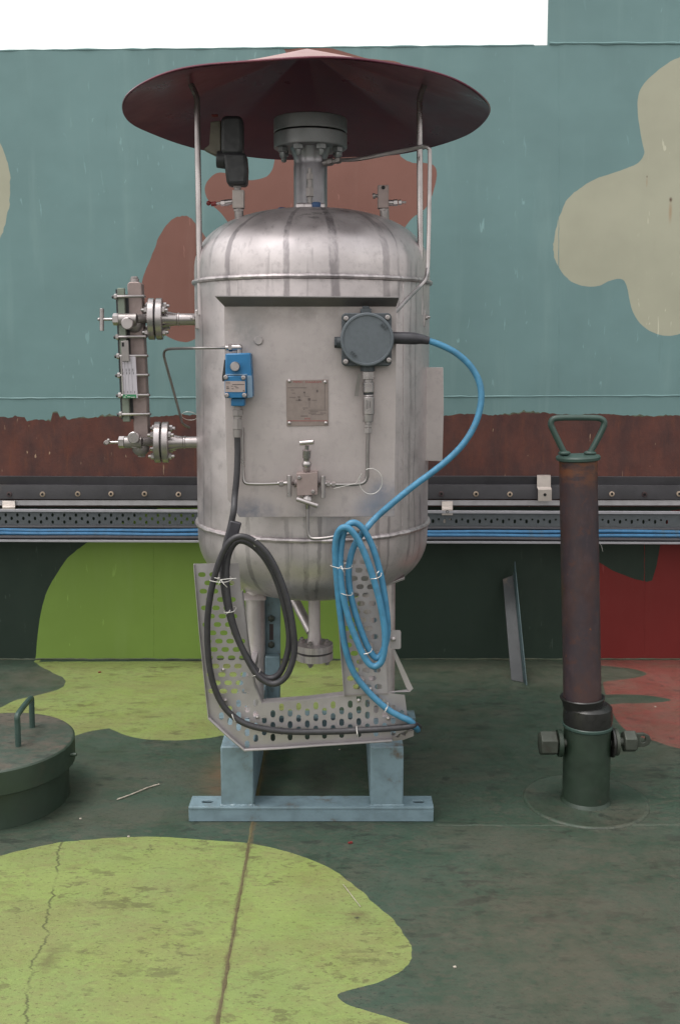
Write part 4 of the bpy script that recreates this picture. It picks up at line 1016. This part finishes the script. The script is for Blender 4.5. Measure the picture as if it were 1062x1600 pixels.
# ---------------------------------------------------------------- relief valve (left on the dome)
YV = 3.42
rv = thing('pressure_transmitter', 'black boxy transmitter on a small valve block under the left of the canopy', 'transmitter', dome_at(373, YV))
v = lambda x, y, d=0.0: W(x, y, YV + d)
part('housing', MB().ppx(rrect(345, 180, 379, 242, 9), YV - .03, .07), M['black'], rv, bevel=.011)
part('lower_housing', MB().ppx([(348, 238), (384, 238), (386, 262), (385, 288), (354, 288), (351, 262)], YV - .035, .075), M['black'], rv, bevel=.010)
part('side_boss', MB().cyl(v(353, 250), v(339, 249), .029, .027, 20), M['black'], rv, bevel=.003)
part('side_cover', MB().ppx([(329, 190), (345, 188), (345, 241), (336, 242), (318, 233), (327, 226)], YV + .005, .04), M['covergrey'], rv, bevel=.003)
part('red_cap', MB().rpx(330, 178, 341, 182, YV + .01, .02), M['redplastic'], rv, bevel=.004)
part('stem', MB().cyl(v(371, 288), v(371, 297), .011).hexa(v(371, 290), v(371, 294.5), .014), M['dull'], rv)
part('valve_block', MB().rpx(363, 296.5, 381, 325, YV - .018, .036), M['offwhite'], rv, bevel=.002)
mb = MB().lathe([(.0135, 0), (.0135, .012), (.0165, .014), (.0165, -.06)], dome_at(373, YV) + Vector((0, 0, .02)), n=20)
part('nipple', MB().cyl(v(373, 325), dome_at(374, YV) - Vector((0, 0, .01)), .0145).hexa(v(373, 327), v(373, 331), .0175), M['dull'], rv)
part('bleed_valve', MB().cyl(v(363, 315), v(352, 317), .009, .011).hexa(v(352, 317), v(345, 317.5), .010).cyl(v(345, 317.5), v(330, 319), .005), M['fit'], rv)
part('bleed_handle', MB().cyl(v(338, 318), v(330, 319), .0075).ball(v(326, 317.5), .008), M['redplastic'], rv)
YV2 = 3.44
rb = thing('needle_valve', 'small upright steel needle valve block on the right shoulder of the tank', 'valve', dome_at(600, YV2))
v = lambda x, y, d=0.0: W(x, y, YV2 + d)
part('valve_block', MB().rpx(590, 289, 607, 325, YV2 - .018, .036), M['chamber'], rb, bevel=.002)
part('hole_plug', MB().lathe([(.006, -.002), (.006, .002), (.0001, .002)], v(598.5, 293, -.018), (0, -1, 0), 12), M['hole'], rb)
part('nipple', MB().cyl(v(600, 325), dome_at(601, YV2) - Vector((0, 0, .01)), .0148).hexa(v(600, 326), v(600, 330), .017), M['dull'], rb)
part('side_knob', MB().cyl(v(590, 306), v(586, 306), .006).cyl(v(586, 306), v(582, 306.5), .009), M['dull'], rb)
part('bleed_valve', MB().cyl(v(607, 317), v(614, 317), .010).hexa(v(614, 317), v(621, 316.5), .011).hexa(v(622, 316.5), v(627, 316), .009).cyl(v(627, 316), v(634, 316), .004), M['fit'], rb)

# ---------------------------------------------------------------- level gauge (left of the tank)
YG = 3.50
lg = thing('level_gauge', 'stainless liquid level gauge with flanged valves on the left side of the tank', 'level gauge', W(222, 713, YG))
g = lambda x, y, d=0.0: W(x, y, YG + d)
cham = part('chamber', MB().ppx([(199, 444), (202, 440.5), (218, 440.5), (221, 444), (232.5, 690), (210, 690)], YG - .02, .05), M['chamber'], lg, bevel=.003)
part('top_plug', MB().cyl(g(210.5, 441), g(210.3, 435.5), .015).hexa(g(210.3, 435.5), g(210, 432), .012), M['fit'], lg)
bl = lambda y: 183.3 + (y - 450) * .0425
part('scale_bar', MB().ppx([(bl(450), 450), (bl(450) + 10.5, 450), (bl(659) + 11, 659), (bl(659), 659)], YG - .045, .02), M['bargreen'], lg, bevel=.002)
part('bar_edge', MB().ppx([(bl(452) - 2.6, 452), (bl(452), 452), (bl(655), 655), (bl(655) - 2.6, 655)], YG - .035, .012), M['black'], lg)
part('glass_strip', MB().ppx([(bl(460) + 12, 460), (bl(460) + 17, 460), (bl(655) + 17, 655), (bl(655) + 12, 655)], YG - .021, .01), M['black'], lg)
for y in (463, 526, 556, 586, 617.3, 647):
    cx0, cx1 = bl(y) + 9, 221 + (y - 441) * .0462 + 3.5
    P = [g(cx0 - 10, y + .5, -.052), g(cx0 + 3, y + .3, -.052), g(cx1 - 4, y, -.034), g(cx1 - 1, y, -.03), g(cx1 + .5, y, -.015), g(cx1 + .5, y, .02)]
    u = part('clamp_bolt', MB().tube(spline(P, 4), .0052, 8), M['fit'], lg)
    c0 = g(bl(y) - 2.4, y + .5, -.050)
    part('nut', MB().hexa(c0 + Vector((.004, 0, 0)), c0 + Vector((-.006, 0, 0)), .0095), M['fit'], u)
    part('nut_end', MB().cyl(c0 + Vector((-.006, 0, 0)), c0 + Vector((-.013, 0, -.002)), .0055), M['black'], u)
sp = part('scale_plate', MB().ppx([(188, 557), (212, 557), (215.5, 622), (213, 622), (192, 616)], YG - .064, .003), M['scale'], lg)
mb = MB()
for x in (191.2, 197.0, 201.8, 207.4): mb.ppx([(x, 576), (x + .9, 576), (x + 1.1, 580.5), (x + .3, 580.5)], YG - .0646, .0004).ppx([(x + .8, 581.5), (x + 1.7, 581.5), (x + 1.7, 585), (x + .9, 585)], YG - .0646, .0004).ppx([(x + 2.6, 611), (x + 3.4, 611), (x + 3.5, 614.7), (x + 2.8, 614.7)], YG - .0646, .0004)
for x in (194.5, 199.7, 205): mb.ppx([(x, 562), (x + .25, 562), (x + 3, 615), (x + 2.75, 615)], YG - .0646, .0004)
part('print_marks', mb, M['print'], sp)
part('green_band', MB().ppx([(192, 616.3), (213, 616.3), (213.3, 622), (192.3, 622)], YG - .0646, .0006), M['greenprint'], sp)
mb = MB()
for a, b, c_ in ((193.5, 197, 620), (196, 198.5, 617.5), (199, 204, 619.6), (205, 211, 620.2)): mb.rpx(a, c_, b, c_ + .8, YG - .0652, .0004)
part('white_marks', mb, M['whiteprint'], sp)
part('edge_strip', MB().ppx([(188, 556.5), (190, 556.5), (193.6, 616), (191.8, 616)], YG - .067, .003), M['fit'], sp)
tg = part('metal_tag', MB().ppx([(189.3, 533), (200.5, 532), (202.3, 564.5), (190.5, 564.5)], YG - .075, .008), M['dull'], lg, bevel=.001)
part('tag_hole', MB().ppx([(190.4, 535), (194, 535), (194.2, 541.5), (190.6, 541.5)], YG - .0756, .0006), M['hole'], tg)
def valve(yb, x_nut0, x_nut1, xb0, xb1, disc, xf0, sag, ybolt0, ybolt1, rpx, handle):
    body = part('valve_body', MB().cyl(g(xb0, yb, -.04), g(xb1, yb, -.04), mm(9.2, YG)).cyl(g(xb1 - 1, yb - 1, -.035), g(xf0 + 2, yb - 1, 0), mm(7, YG)).ball(g((xb0 + xb1) / 2 + 11, yb + 8, -.01), mm(14.5, YG), .95, .9, .95, 16).cyl(g((xb0 + xb1) / 2 + 2, yb, -.05), g((xb0 + xb1) / 2 + 2, yb, 0), mm(9, YG)), M['dull'], lg)
    part('body_plug', MB().lathe([(mm(9.2, YG), 0), (mm(9.2, YG), .012), (mm(8, YG), .015), (.0001, .015)], g(disc[0], disc[1], -.062), (0, -1, 0), 24).cyl(g(disc[0], disc[1], -.062), g(disc[0], disc[1], .0), mm(7.5, YG)), M['fit'], body, ang=25)
    part('packing_nut', MB().hexa(g(x_nut1 + 1, yb, -.04), g(x_nut0, yb, -.04), mm(9.3, YG)), M['fit'], lg)
    ax = (g(300, yb) - g(200, yb)).normalized(); ax = (ax + Vector((0, .09, 0))).normalized()
    fl = []
    for (a, b) in ((xf0, xf0 + 9.6), (xf0 + 12.0, xf0 + 22)):
        c0 = g(a, yb + sag); L = mm(b - a, YG); rr = mm(32, YG)
        f_ = part('flange', MB().lathe([(.01, 0), (rr - .002, 0), (rr, .002), (rr, L - .002), (rr - .002, L), (.01, L)], c0, ax, 40), M['fit'], lg, ang=25); fl.append((f_, c0, L))
    c0 = g(xf0 + 9.6, yb + sag); part('gasket', MB().lathe([(mm(26, YG), 0), (mm(26, YG), mm(2.6, YG))], c0, ax, 32), M['black'], lg)
    axu, uu, vv = MB().frame(ax)
    for k in range(4):
        a = math.pi / 4 + math.pi / 2 * k + .22; off = (uu * math.cos(a) + vv * math.sin(a)) * mm(24.5, YG)
        piece('bolt', 'gbolt', bolt_maker(.0115, .011, .010, .0062), M['fit'], fl[0][0], fl[0][1] + off, -ax)
        piece('bolt', 'gbolt', bolt_maker(.0115, .011, .010, .0062), M['fit'], fl[1][0], fl[1][1] + off + ax * fl[1][2], ax)
    a = fl[1][1] + ax * fl[1][2]; e1 = g(xf0 + 45, yb); e2 = Vector((surf(306, yb).x + .03, g(306, yb).y, g(306, yb).z))
    part('branch_pipe', MB().tube([a - ax * .005, a + ax * .006, a + (e1 - a) * .6, e1, e1 + Vector((.002, 0, 0)), e1 + Vector((.006, 0, 0)), e1 + Vector((.008, 0, 0)), e2], [mm(13.5, YG), mm(13.2, YG), mm(10.5, YG), mm(9.2, YG), mm(10.1, YG), mm(10.1, YG), mm(9.0, YG), mm(9.0, YG)], 24), M['fit'], lg)
    handle(yb)
def h1(yb):
    part('stem', MB().cyl(g(178, yb, -.04), g(158, yb, -.04), .0048).ball(g(155, yb, -.04), .0055), M['fit'], lg)
    part('handle', MB().cyl(g(159.5, 482, -.04), g(159.5, 517, -.04), .0072), M['fit'], lg, bevel=.001)
def h2(yb):
    part('stem', MB().cyl(g(187, yb, -.04), g(170, yb + .5, -.04), .0045), M['fit'], lg)
    part('handle', MB().cyl(g(167, yb, -.085), g(165.5, yb + 1, .0), .0075).ball(g(170, yb - 3, -.05), .006), M['dull'], lg, bevel=.001)
valve(499, 177, 186, 187, 214, (200, 505.5), 232.5, -.5, 478, 515, 9, h1)
valve(691, 186, 194.5, 196, 222, (210, 683.5), 242, 0, 673, 708, 8, h2)
part('drain_plug', MB().cyl(g(222, 700), g(222, 706), .024).hexa(g(222, 705), g(222, 714), .0135), M['dull'], lg)

# ---------------------------------------------------------------- perforated U tray in front of the stand
YY = 3.055
pt = thing('perforated_tray', 'U shaped perforated galvanised cable tray in front of the tank legs', 'cable tray', W(480, 1172, YY))
outer = [(303, 881), (373, 880), (377, 925), (387, 1010), (397, 1072), (409, 1099), (480, 1094), (537, 1087), (529, 985), (520, 858), (588, 857), (597, 950), (605, 1083), (632, 1086), (636, 1118), (634, 1142), (624, 1146), (612, 1156), (490, 1164), (382, 1172), (326, 1122), (312, 990)]
holes = []
def far(x, y, d):
    n = len(outer)
    for i in range(n):
        a = Vector(outer[i]); b = Vector(outer[(i + 1) % n]); t = max(0, min(1, (Vector((x, y)) - a).dot(b - a) / (b - a).length_squared))
        if (a + (b - a) * t - Vector((x, y))).length < d: return False
    return inpoly(x, y, outer)
i = 0
y = 898.0
while y < 1104:
    sh = (y - 881) * .088
    for k in range(5):
        x = 314 + sh + k * 17.5 + (8.7 if i % 2 else 0)
        if x < 400 and y < 1092 and far(x, y, 8.2): holes.append(stad(x, y, 6.0, 3.9, 5))
    sh = (y - 857) * .075
    for k in range(5):
        x = 531 + sh + k * 16.8 + (8.4 if i % 2 else 0)
        if y < 1104 and far(x, y - 20 + 0 * k, 8.0) and y - 20 < 1080: holes.append(stad(x, y - 20, 5.9, 4.0, 5))
    y += 13.0; i += 1
k = 0; x = 346.0
while x < 630:
    for r_ in range(6):
        y = 1098 + r_ * 18.5 + (9 if k % 2 else 0) + (1152 - 1098) * 0 - (x - 400) * .045
        if x < 392 and y < 1090 + (392 - x) * .1: continue
        if far(x, y, 8.0) and all((Vector((x, y)) - Vector((sum(p[0] for p in h) / len(h), sum(p[1] for p in h) / len(h)))).length > 13 for h in holes): holes.append(stad(x, y, 3.7, 6.0, 5))
    x += 13.4; k += 1
mb = slab(MB(), outer, [], holes, lambda x, y: W(x, y, YY), (0, .0022, 0)); part('perforated_plate', mb, M['galv'], pt)
def lip(pts, d0, d1, nm='side_lip'):
    mb = MB()
    for (a, b) in zip(pts, pts[1:]):
        p, q = W(*a, YY), W(*b, YY); up_ = Vector((0, 0, 0)); nrm = (q - p).cross(Vector((0, 1, 0))).normalized() * .0022
        mb.prism([p + Vector((0, d0, 0)), q + Vector((0, d0, 0)), q + Vector((0, d0, 0)) + nrm, p + Vector((0, d0, 0)) + nrm], (0, d1 - d0, 0))
    part(nm, mb, M['galv'], pt)
lip([(303, 881), (312, 990), (326, 1122), (382, 1172), (490, 1164), (612, 1156)], -.012, .0)
lip([(377, 925), (387, 1010), (397, 1072), (409, 1099), (480, 1094), (537, 1087)], .0025, .035)
lip([(520, 858), (529, 985), (537, 1087)], -.012, 0.0)
lip([(588, 857), (597, 950), (605, 1083)], .0025, .045)
P = [W(x, y, YY - .012) for x, y in ((326, 1122), (354, 1148), (382, 1172), (430, 1169.5), (490, 1165), (612, 1157))]
part('rolled_edge', MB().tube(P, .0042, 8), M['galv'], pt)
part('overlap_seam', MB().ppx([(537, 1086), (606, 1083), (606, 1085.5), (538, 1089)], YY - .003, .002), M['dull'], pt)
part('torn_end', MB().ppx([(612, 1149), (622, 1153), (626, 1147), (632, 1150), (637, 1143), (646, 1141), (646, 1150), (630, 1156), (613, 1158)], YY - .004, .03), M['dull'], pt)
part('bent_strip', MB().prism([W(611, 1016, YY + .03), W(617, 1016, YY + .03), W(645, 1076, YY + .01), W(640, 1081, YY + .01), W(634, 1074, YY + .02)], (0, .003, 0)).prism([W(606, 1082, YY), W(640, 1081, YY + .01), W(645, 1076, YY + .01), W(636, 1078, YY + .02)], (0, .003, .001)), M['galv'], pt)
tb = part('tab', MB().ppx(rrect(609, 985, 626, 1014, 3), YY + .03, .004), M['galv'], pt)
piece('bolt', 'tabbolt', bolt_maker(.008, .007, .006), M['fit'], tb, W(614, 998, YY + .0295), (0, -1, 0))
for (x, y, dx) in ((386, 1074, 0), (596, 1060, 0)):
    a = W(x - 5, y - 8, YY + .0025); b = W(x + 5, y + 8, YY + .0025)
    part('mounting_bracket', MB().box((a.x, a.y, b.z), (b.x, 3.37, a.z)), M['galv'], pt, bevel=.001)
for (x, y) in ((349, 1046), (352, 1094), (375, 1128), (402, 1120), (560, 1094), (578, 1076), (606, 1122)):
    piece('bolt', 'traybolt', bolt_maker(.0062, .005, .004), M['fit'], pt, W(x, y, YY), (0, -1, 0))

# ---------------------------------------------------------------- cables and coils
z4 = lambda x, y: (290 + x / 2.7231, 790 + y / 2.7231)
def cable(name, pts, ys, r, mat, label):
    """pts in picture measure, ys: distances (same length)"""
    P = [W(x, y, Y) for (x, y), Y in zip(pts, ys)]
    Q = spline(P, 8)
    t = thing(name, label, 'cable', Q[-1]); part('sheath', MB().tube(Q, r, 12), mat, t); return t, P
bp = [(669, 532.3), (690, 540), (714, 553), (736, 574), (749, 600), (751, 628), (743, 660), (726, 690), (704, 714), (676, 737), (645, 760), (612, 787), (588, 808)]
by = [YQ, YQ, YQ, YQ - .0, YQ - .005, YQ - .01, YQ - .015, YQ - .02, YQ - .025, YQ - .028, YQ - .03, YQ - .03, YQ - .025]
c4 = [(770, 95), (722, 160), (697, 240), (694, 330), (712, 425), (745, 530), (780, 612), (812, 648), (840, 618), (858, 540), (852, 430), (828, 290), (792, 170), (748, 92), (705, 74), (672, 115), (658, 220), (663, 340), (690, 470), (730, 580), (768, 658), (803, 684), (836, 655), (848, 560), (832, 440), (798, 310), (755, 190), (712, 115), (674, 92), (645, 122), (636, 200), (646, 350), (660, 480), (680, 610), (715, 710), (775, 790), (850, 860), (910, 896), (950, 914)]
n4 = len(c4)
Yb = []
for i in range(n4):
    if i < 8: Yb.append(3.020)
    elif i < 14: Yb.append(3.020 - .026 * (i - 8) / 6)
    elif i < 22: Yb.append(2.996 + .004 * (i - 14) / 8)
    elif i < 28: Yb.append(3.000 - .030 * (i - 21) / 7)
    else: Yb.append(min(3.035, 2.972 + .010 * (i - 28)))
pts = bp + [z4(*p) for p in c4] + [(648, 1135), (652, 1140)]; ys = by + Yb + [3.06, 3.12]
bc, _ = cable('blue_cable', pts, ys, .0098, M['bluecable'], 'bright blue cable from the junction box coiled on the right of the tray')
def tie(c, nrm_px, half, r, Y, parent, tail=None):
    """wire tie round a bundle: flattened loop across the cables"""
    u = Vector((nrm_px[0], 0, -nrm_px[1])).normalized(); P = []
    C_ = W(c[0], c[1], Y)
    for k in range(20):
        a = 2 * math.pi * k / 20; P.append(C_ + u * (mm(half, Y) * math.cos(a)) + Vector((0, r * math.sin(a), .002 * math.sin(2 * a))))
    part('wire_tie', MB().tube(P, .0014, 5, True), M['wire'], parent)
    if tail:
        for t in tail: part('wire_tail', MB().tube([W(c[0], c[1], Y - r), W(c[0] + t[0] * .5, c[1] + t[1] * .6, Y - r - .008), W(c[0] + t[0], c[1] + t[1], Y - r - .004)], .0011, 5), M['wire'], parent)
tie(z4(662, 256), (1, .02), 17, .036, 3.005, bc, ((4, 10), (-6, 5)))
tie(z4(808, 300), (1, -.45), 10, .030, 2.992, bc, ((5, -8),))
tie(z4(683, 372), (1, .05), 10, .026, 3.005, bc)
tie(z4(768, 620), (1, -.45), 10, .024, 3.012, bc)
tie(z4(852, 860), (.4, -1), 7, .016, 3.036, bc, ((-2, 9),))
YB0 = YS + .035
k4 = [(205, 20), (190, 95), (168, 180), (158, 270), (168, 380), (197, 500), (242, 610), (300, 700), (350, 734), (398, 715), (430, 640), (440, 555), (424, 445), (388, 320), (340, 228), (282, 168), (225, 150), (188, 195), (174, 280), (182, 400), (208, 520), (256, 640), (312, 728), (375, 758), (430, 722), (461, 630), (459, 540), (440, 430), (402, 310), (352, 212), (292, 152), (235, 131), (190, 152), (158, 205), (130, 280), (106, 380), (93, 500), (98, 650), (125, 780), (180, 875), (270, 934), (420, 960), (600, 962), (780, 954), (905, 945), (958, 938)]
Yk = []
for i in range(len(k4)):
    if i < 9: Yk.append(3.020)
    elif i < 17: Yk.append(3.020 - .026 * (i - 8) / 8)
    elif i < 24: Yk.append(2.994 + .0 * i)
    elif i < 32: Yk.append(2.994 - .030 * (i - 23) / 8)
    else: Yk.append(min(3.034, 2.966 + .010 * (i - 32)))
pts = [(371, 683), (371.5, 710), (370, 745), (367, 775)] + [z4(*p) for p in k4] + [(648, 1132), (654, 1136)]
ys = [YB0, YB0, YB0 - .005, YB0 - .01] + Yk + [3.06, 3.12]
kc, _ = cable('black_cable', pts, ys, .0096, M['cable'], 'black cable from the blue switch coiled on the left of the tray')
for (x, y) in [z4(*p) for p in ((196, 95),)]: pass
part('heat_shrink', MB().ppx([(359.5, 813), (377, 818), (371, 842), (352, 850), (353, 836)], 3.008, .02), M['sleeve'], kc, bevel=.004)
tie(z4(150, 315), (1, -.05), 17, .034, 3.0, kc, ((-10, -3), (24, -2), (10, 12), (-4, 8)))
tie(z4(190, 445), (1, -.3), 10, .026, 3.005, kc, ((-6, 6),))
tie(z4(300, 712), (.8, -.6), 8, .022, 3.008, kc)
tie(z4(207, 900), (.5, .9), 7, .016, 3.034, kc)
tie(z4(728, 957), (.1, 1), 7, .016, 3.034, kc, ((2, 10),))
tie(z4(290, 152), (.3, 1), 8, .02, 2.985, kc, ((5, -3),))

# ---------------------------------------------------------------- rusty pipe post in a green socket
base = G(914, 1251)
XPt, YPt = base.x, base.y
post = thing('pipe_post', 'rusty brown pipe standing in a green bolted socket with a green handle on top', 'pipe', (XPt, YPt, 0))
q = lambda x, y, d=0.0: W(x, y, YPt + d)
part('base_ring', MB().lathe([(.205, 0.0005), (.203, .004), (.197, .0058), (.192, .0055), (.189, .0035), (.08, .0035)], (XPt, YPt, 0), n=72), M['d_green'], post, ang=50)
rs = mm(37.5, YPt); zs = q(914, 1133).z
part('socket', MB().lathe([(rs + .008, .002), (rs + .003, .010), (rs, .014), (rs, zs - .004)], (XPt, YPt, 0), n=48), M['postgreen'], post)
ZB1 = q(914, 1100).z
part('bead_ring', MB().lathe([(rs, zs - .006), (rs + .005, zs - .001), (rs + .005, zs + .006), (rs, zs + .010)], (XPt, YPt, 0), n=48), M['handlegreen'], post)
part('collar', MB().lathe([(rs + .002, zs + .006), (rs + .004, zs + .03), (rs + .001, ZB1 - .008), (rs - .008, ZB1), (rs - .014, ZB1 + .003), (.02, ZB1 + .003)], (XPt, YPt, 0), n=48), M['tar'], post)
pb_ = Vector((q(909.5, 1085).x, YPt, ZB1 + .004)); ptp = Vector((q(902.5, 716).x, YPt, q(902.5, 716).z))
rp = mm(30, YPt)
part('pipe', MB().lathe([(rp + .001, 0), (rp + .001, .02), (rp, .03), (rp * .985, (ptp - pb_).length)], pb_, ptp - pb_, 48), M['piperust'], post)
axp = (ptp - pb_).normalized()
part('pipe_ring', MB().lathe([(rp + .003, -.012), (rp + .004, .004), (rp + .010, .016), (rp + .0115, .021), (rp + .008, .024), (rp, .020)], pb_, axp, 48), M['tar'], post)
part('cap_flange', MB().lathe([(rp, -.008), (mm(34, YPt), -.004), (mm(34.5, YPt), .004), (mm(33, YPt), .009), (.001, .012)], ptp, axp, 40), M['handlegreen'], post, ang=30)
hp = [(880, 706), (873, 692), (863, 671), (860, 663), (862, 656), (869, 653.5), (885, 652.5), (905, 652.5), (930, 653), (938, 654.5), (943, 659), (942, 667), (934, 684), (922, 706)]
part('handle', MB().tube(spline([q(x, y) for x, y in hp], 3), .0098, 12), M['handlegreen'], post)
for x in (881, 921): part('weld_blob', MB().ball(q(x, 708), .017, 1.2, 1, .5), M['handlegreen'], post)
part('wire_end', MB().tube([q(934, 846, -.01), q(939, 853, -.01), q(941, 862, -.012)], .0005, 5), M['wire'], post)
# cross bolt
zb2 = q(914, 1162).z; Yb2 = YPt - .012
bx = lambda x, y: W(x, y, Yb2)
part('bolt', MB().cyl(bx(862, 1161), bx(975, 1159), .014).hexa(bx(842, 1161), bx(869, 1161), .0405), M['boltgrey'], post, bevel=.002)
part('washer', MB().cyl(bx(870, 1161), bx(877, 1161), .044, n=32), M['postgreen'], post, bevel=.002)
part('washer', MB().cyl(bx(953, 1159), bx(957, 1159), .050, n=32), M['tar'], post, bevel=.002)
part('washer', MB().cyl(bx(958, 1159), bx(964, 1159), .044, n=32), M['boltgrey'], post, bevel=.002)
part('nut', MB().hexa(bx(972, 1158), bx(992, 1158), .036), M['boltgrey'], post, bevel=.002)
a = [(990, 1147), (1005, 1146), (1014, 1150), (1017, 1157), (1014, 1163), (1006, 1167), (990, 1168)]
hl = [(1003.5 + 5 * math.cos(t), 1155.5 + 5.5 * math.sin(t)) for t in [2 * math.pi * k / 14 for k in range(14)]]
mb = slab(MB(), a, [], [hl], lambda x, y: W(x, y, Yb2 - .006), (0, .012, 0)); part('eye_plate', mb, M['boltgrey'], post, bevel=.001)

# ---------------------------------------------------------------- round deck hatch
hc = G(-13, 1157, .20); RH = abs(G(118, 1150, .20).x - hc.x)
hat = thing('deck_hatch', 'round dark green deck hatch with a bar handle at the left edge', 'hatch', (hc.x, hc.y, 0))
part('coaming', MB().lathe([(RH - .022, .0005), (RH - .022, .125)], (hc.x, hc.y, 0), n=72), M['hatchside'], hat)
lidh = part('lid', MB().lathe([(RH - .03, .118), (RH - .003, .118), (RH, .121), (RH, .194), (RH - .005, .1985), (RH - .012, .2), (.001, .2)], (hc.x, hc.y, 0), n=96), [M['hatchside'], M['hatch']], hat, ang=40)
for p in lidh.data.polygons:
    if p.normal.z > .8: p.material_index = 1
h0, h1_ = G(29, 1166, .2), G(51, 1136, .2)
zh = .2 + .105
P = [Vector((h0.x, h0.y, .198)), Vector((h0.x, h0.y, zh - .03)), h0 + Vector((0, 0, .1)) * 1.0, h0.lerp(h1_, .12) + Vector((0, 0, .105)), h0.lerp(h1_, .5) + Vector((0, 0, .107)), h0.lerp(h1_, .88) + Vector((0, 0, .105)), h1_ + Vector((0, 0, .1)), Vector((h1_.x, h1_.y, zh - .03)), Vector((h1_.x, h1_.y, .198))]
part('handle', MB().tube(spline(P, 4), .0095, 10), M['handlegreen'], hat)
part('stop_pin', MB().cyl((hc.x + RH - .02, hc.y - .02, .16), (hc.x + RH + .018, hc.y - .02, .16), .006), M['hatchside'], hat)

# ---------------------------------------------------------------- angle steel leaning on the wall
ga, gb = G(798, 1063), G(820, 1068)
an = thing('angle_steel', 'short grey steel angle leaning upright against the dark green wall', 'steel angle', ga)
yt_ = YL - .012
a0, a1 = Vector((ga.x, ga.y, .001)), Vector((gb.x - .006, gb.y + .01, .001)); b0 = W(785, 905, yt_ - .02); b1 = W(801, 899, yt_ - .02)
part('flange', MB().prism([a0, a1, b1, b0], (0, .004, 0)), M['angle'], an, bevel=.001)
c0 = Vector((gb.x, gb.y - .03, .001)); c1 = W(803, 877, yt_ - .05); 
part('flange', MB().prism([a1 + Vector((.001, .004, 0)), c0, c1, b1 + Vector((.001, .004, 0))], (.004, 0, 0)), M['angledge'], an, bevel=.001)

# ---------------------------------------------------------------- litter on the deck
P = [G(x, y) + Vector((0, 0, .004)) for x, y in ((183, 1251), (200, 1245), (215, 1239), (232, 1232), (249, 1227))]
solo('thin_stick', MB().tube(spline(P, 4), [.0016 + .0012 * abs(math.sin(i * 1.9)) for i in range(17)], 6), M['stick'], 'thin white stick lying on the dark green deck beside the round hatch', 'stick', P[0])
for px, py, lab in ((547, 1318, 'tiny red scrap on the deck in front of the tank stand'), (156, 1051, 'tiny red scrap on the lime deck patch near the wall')):
    p = G(px, py); solo('red_scrap', MB().obox(p + Vector((0, 0, .003)), (.006, .002, 0), (-.0015, .003, 0), (0, 0, .002)), M['redplastic'], lab, 'scrap', p)
p0, p1 = G(536, 1383), G(563, 1418); solo('chalk_sliver', MB().cyl(p0 + Vector((0, 0, .002)), p1 + Vector((0, 0, .002)), .0009, n=6), M['stick'], 'thin white sliver lying on the large lime deck patch', 'scrap', p0)
for px, py, lab in ((1023, 1105, 'tiny white paint chip on the red deck patch'), (126, 1280, 'tiny white chip on the dark deck beside the round hatch'), (201, 1308, 'tiny white chip at the back edge of the large lime patch'), (710, 1512, 'tiny white chip on the dark deck in the right foreground'), (530, 1172, 'tiny yellowish chip on the deck under the tray')):
    p = G(px, py); solo('paint_chip', MB().obox(p + Vector((0, 0, .002)), (.0032, .0008, 0), (-.0008, .0028, 0), (0, 0, .0012)), M['stick'], lab, 'paint chip', p)
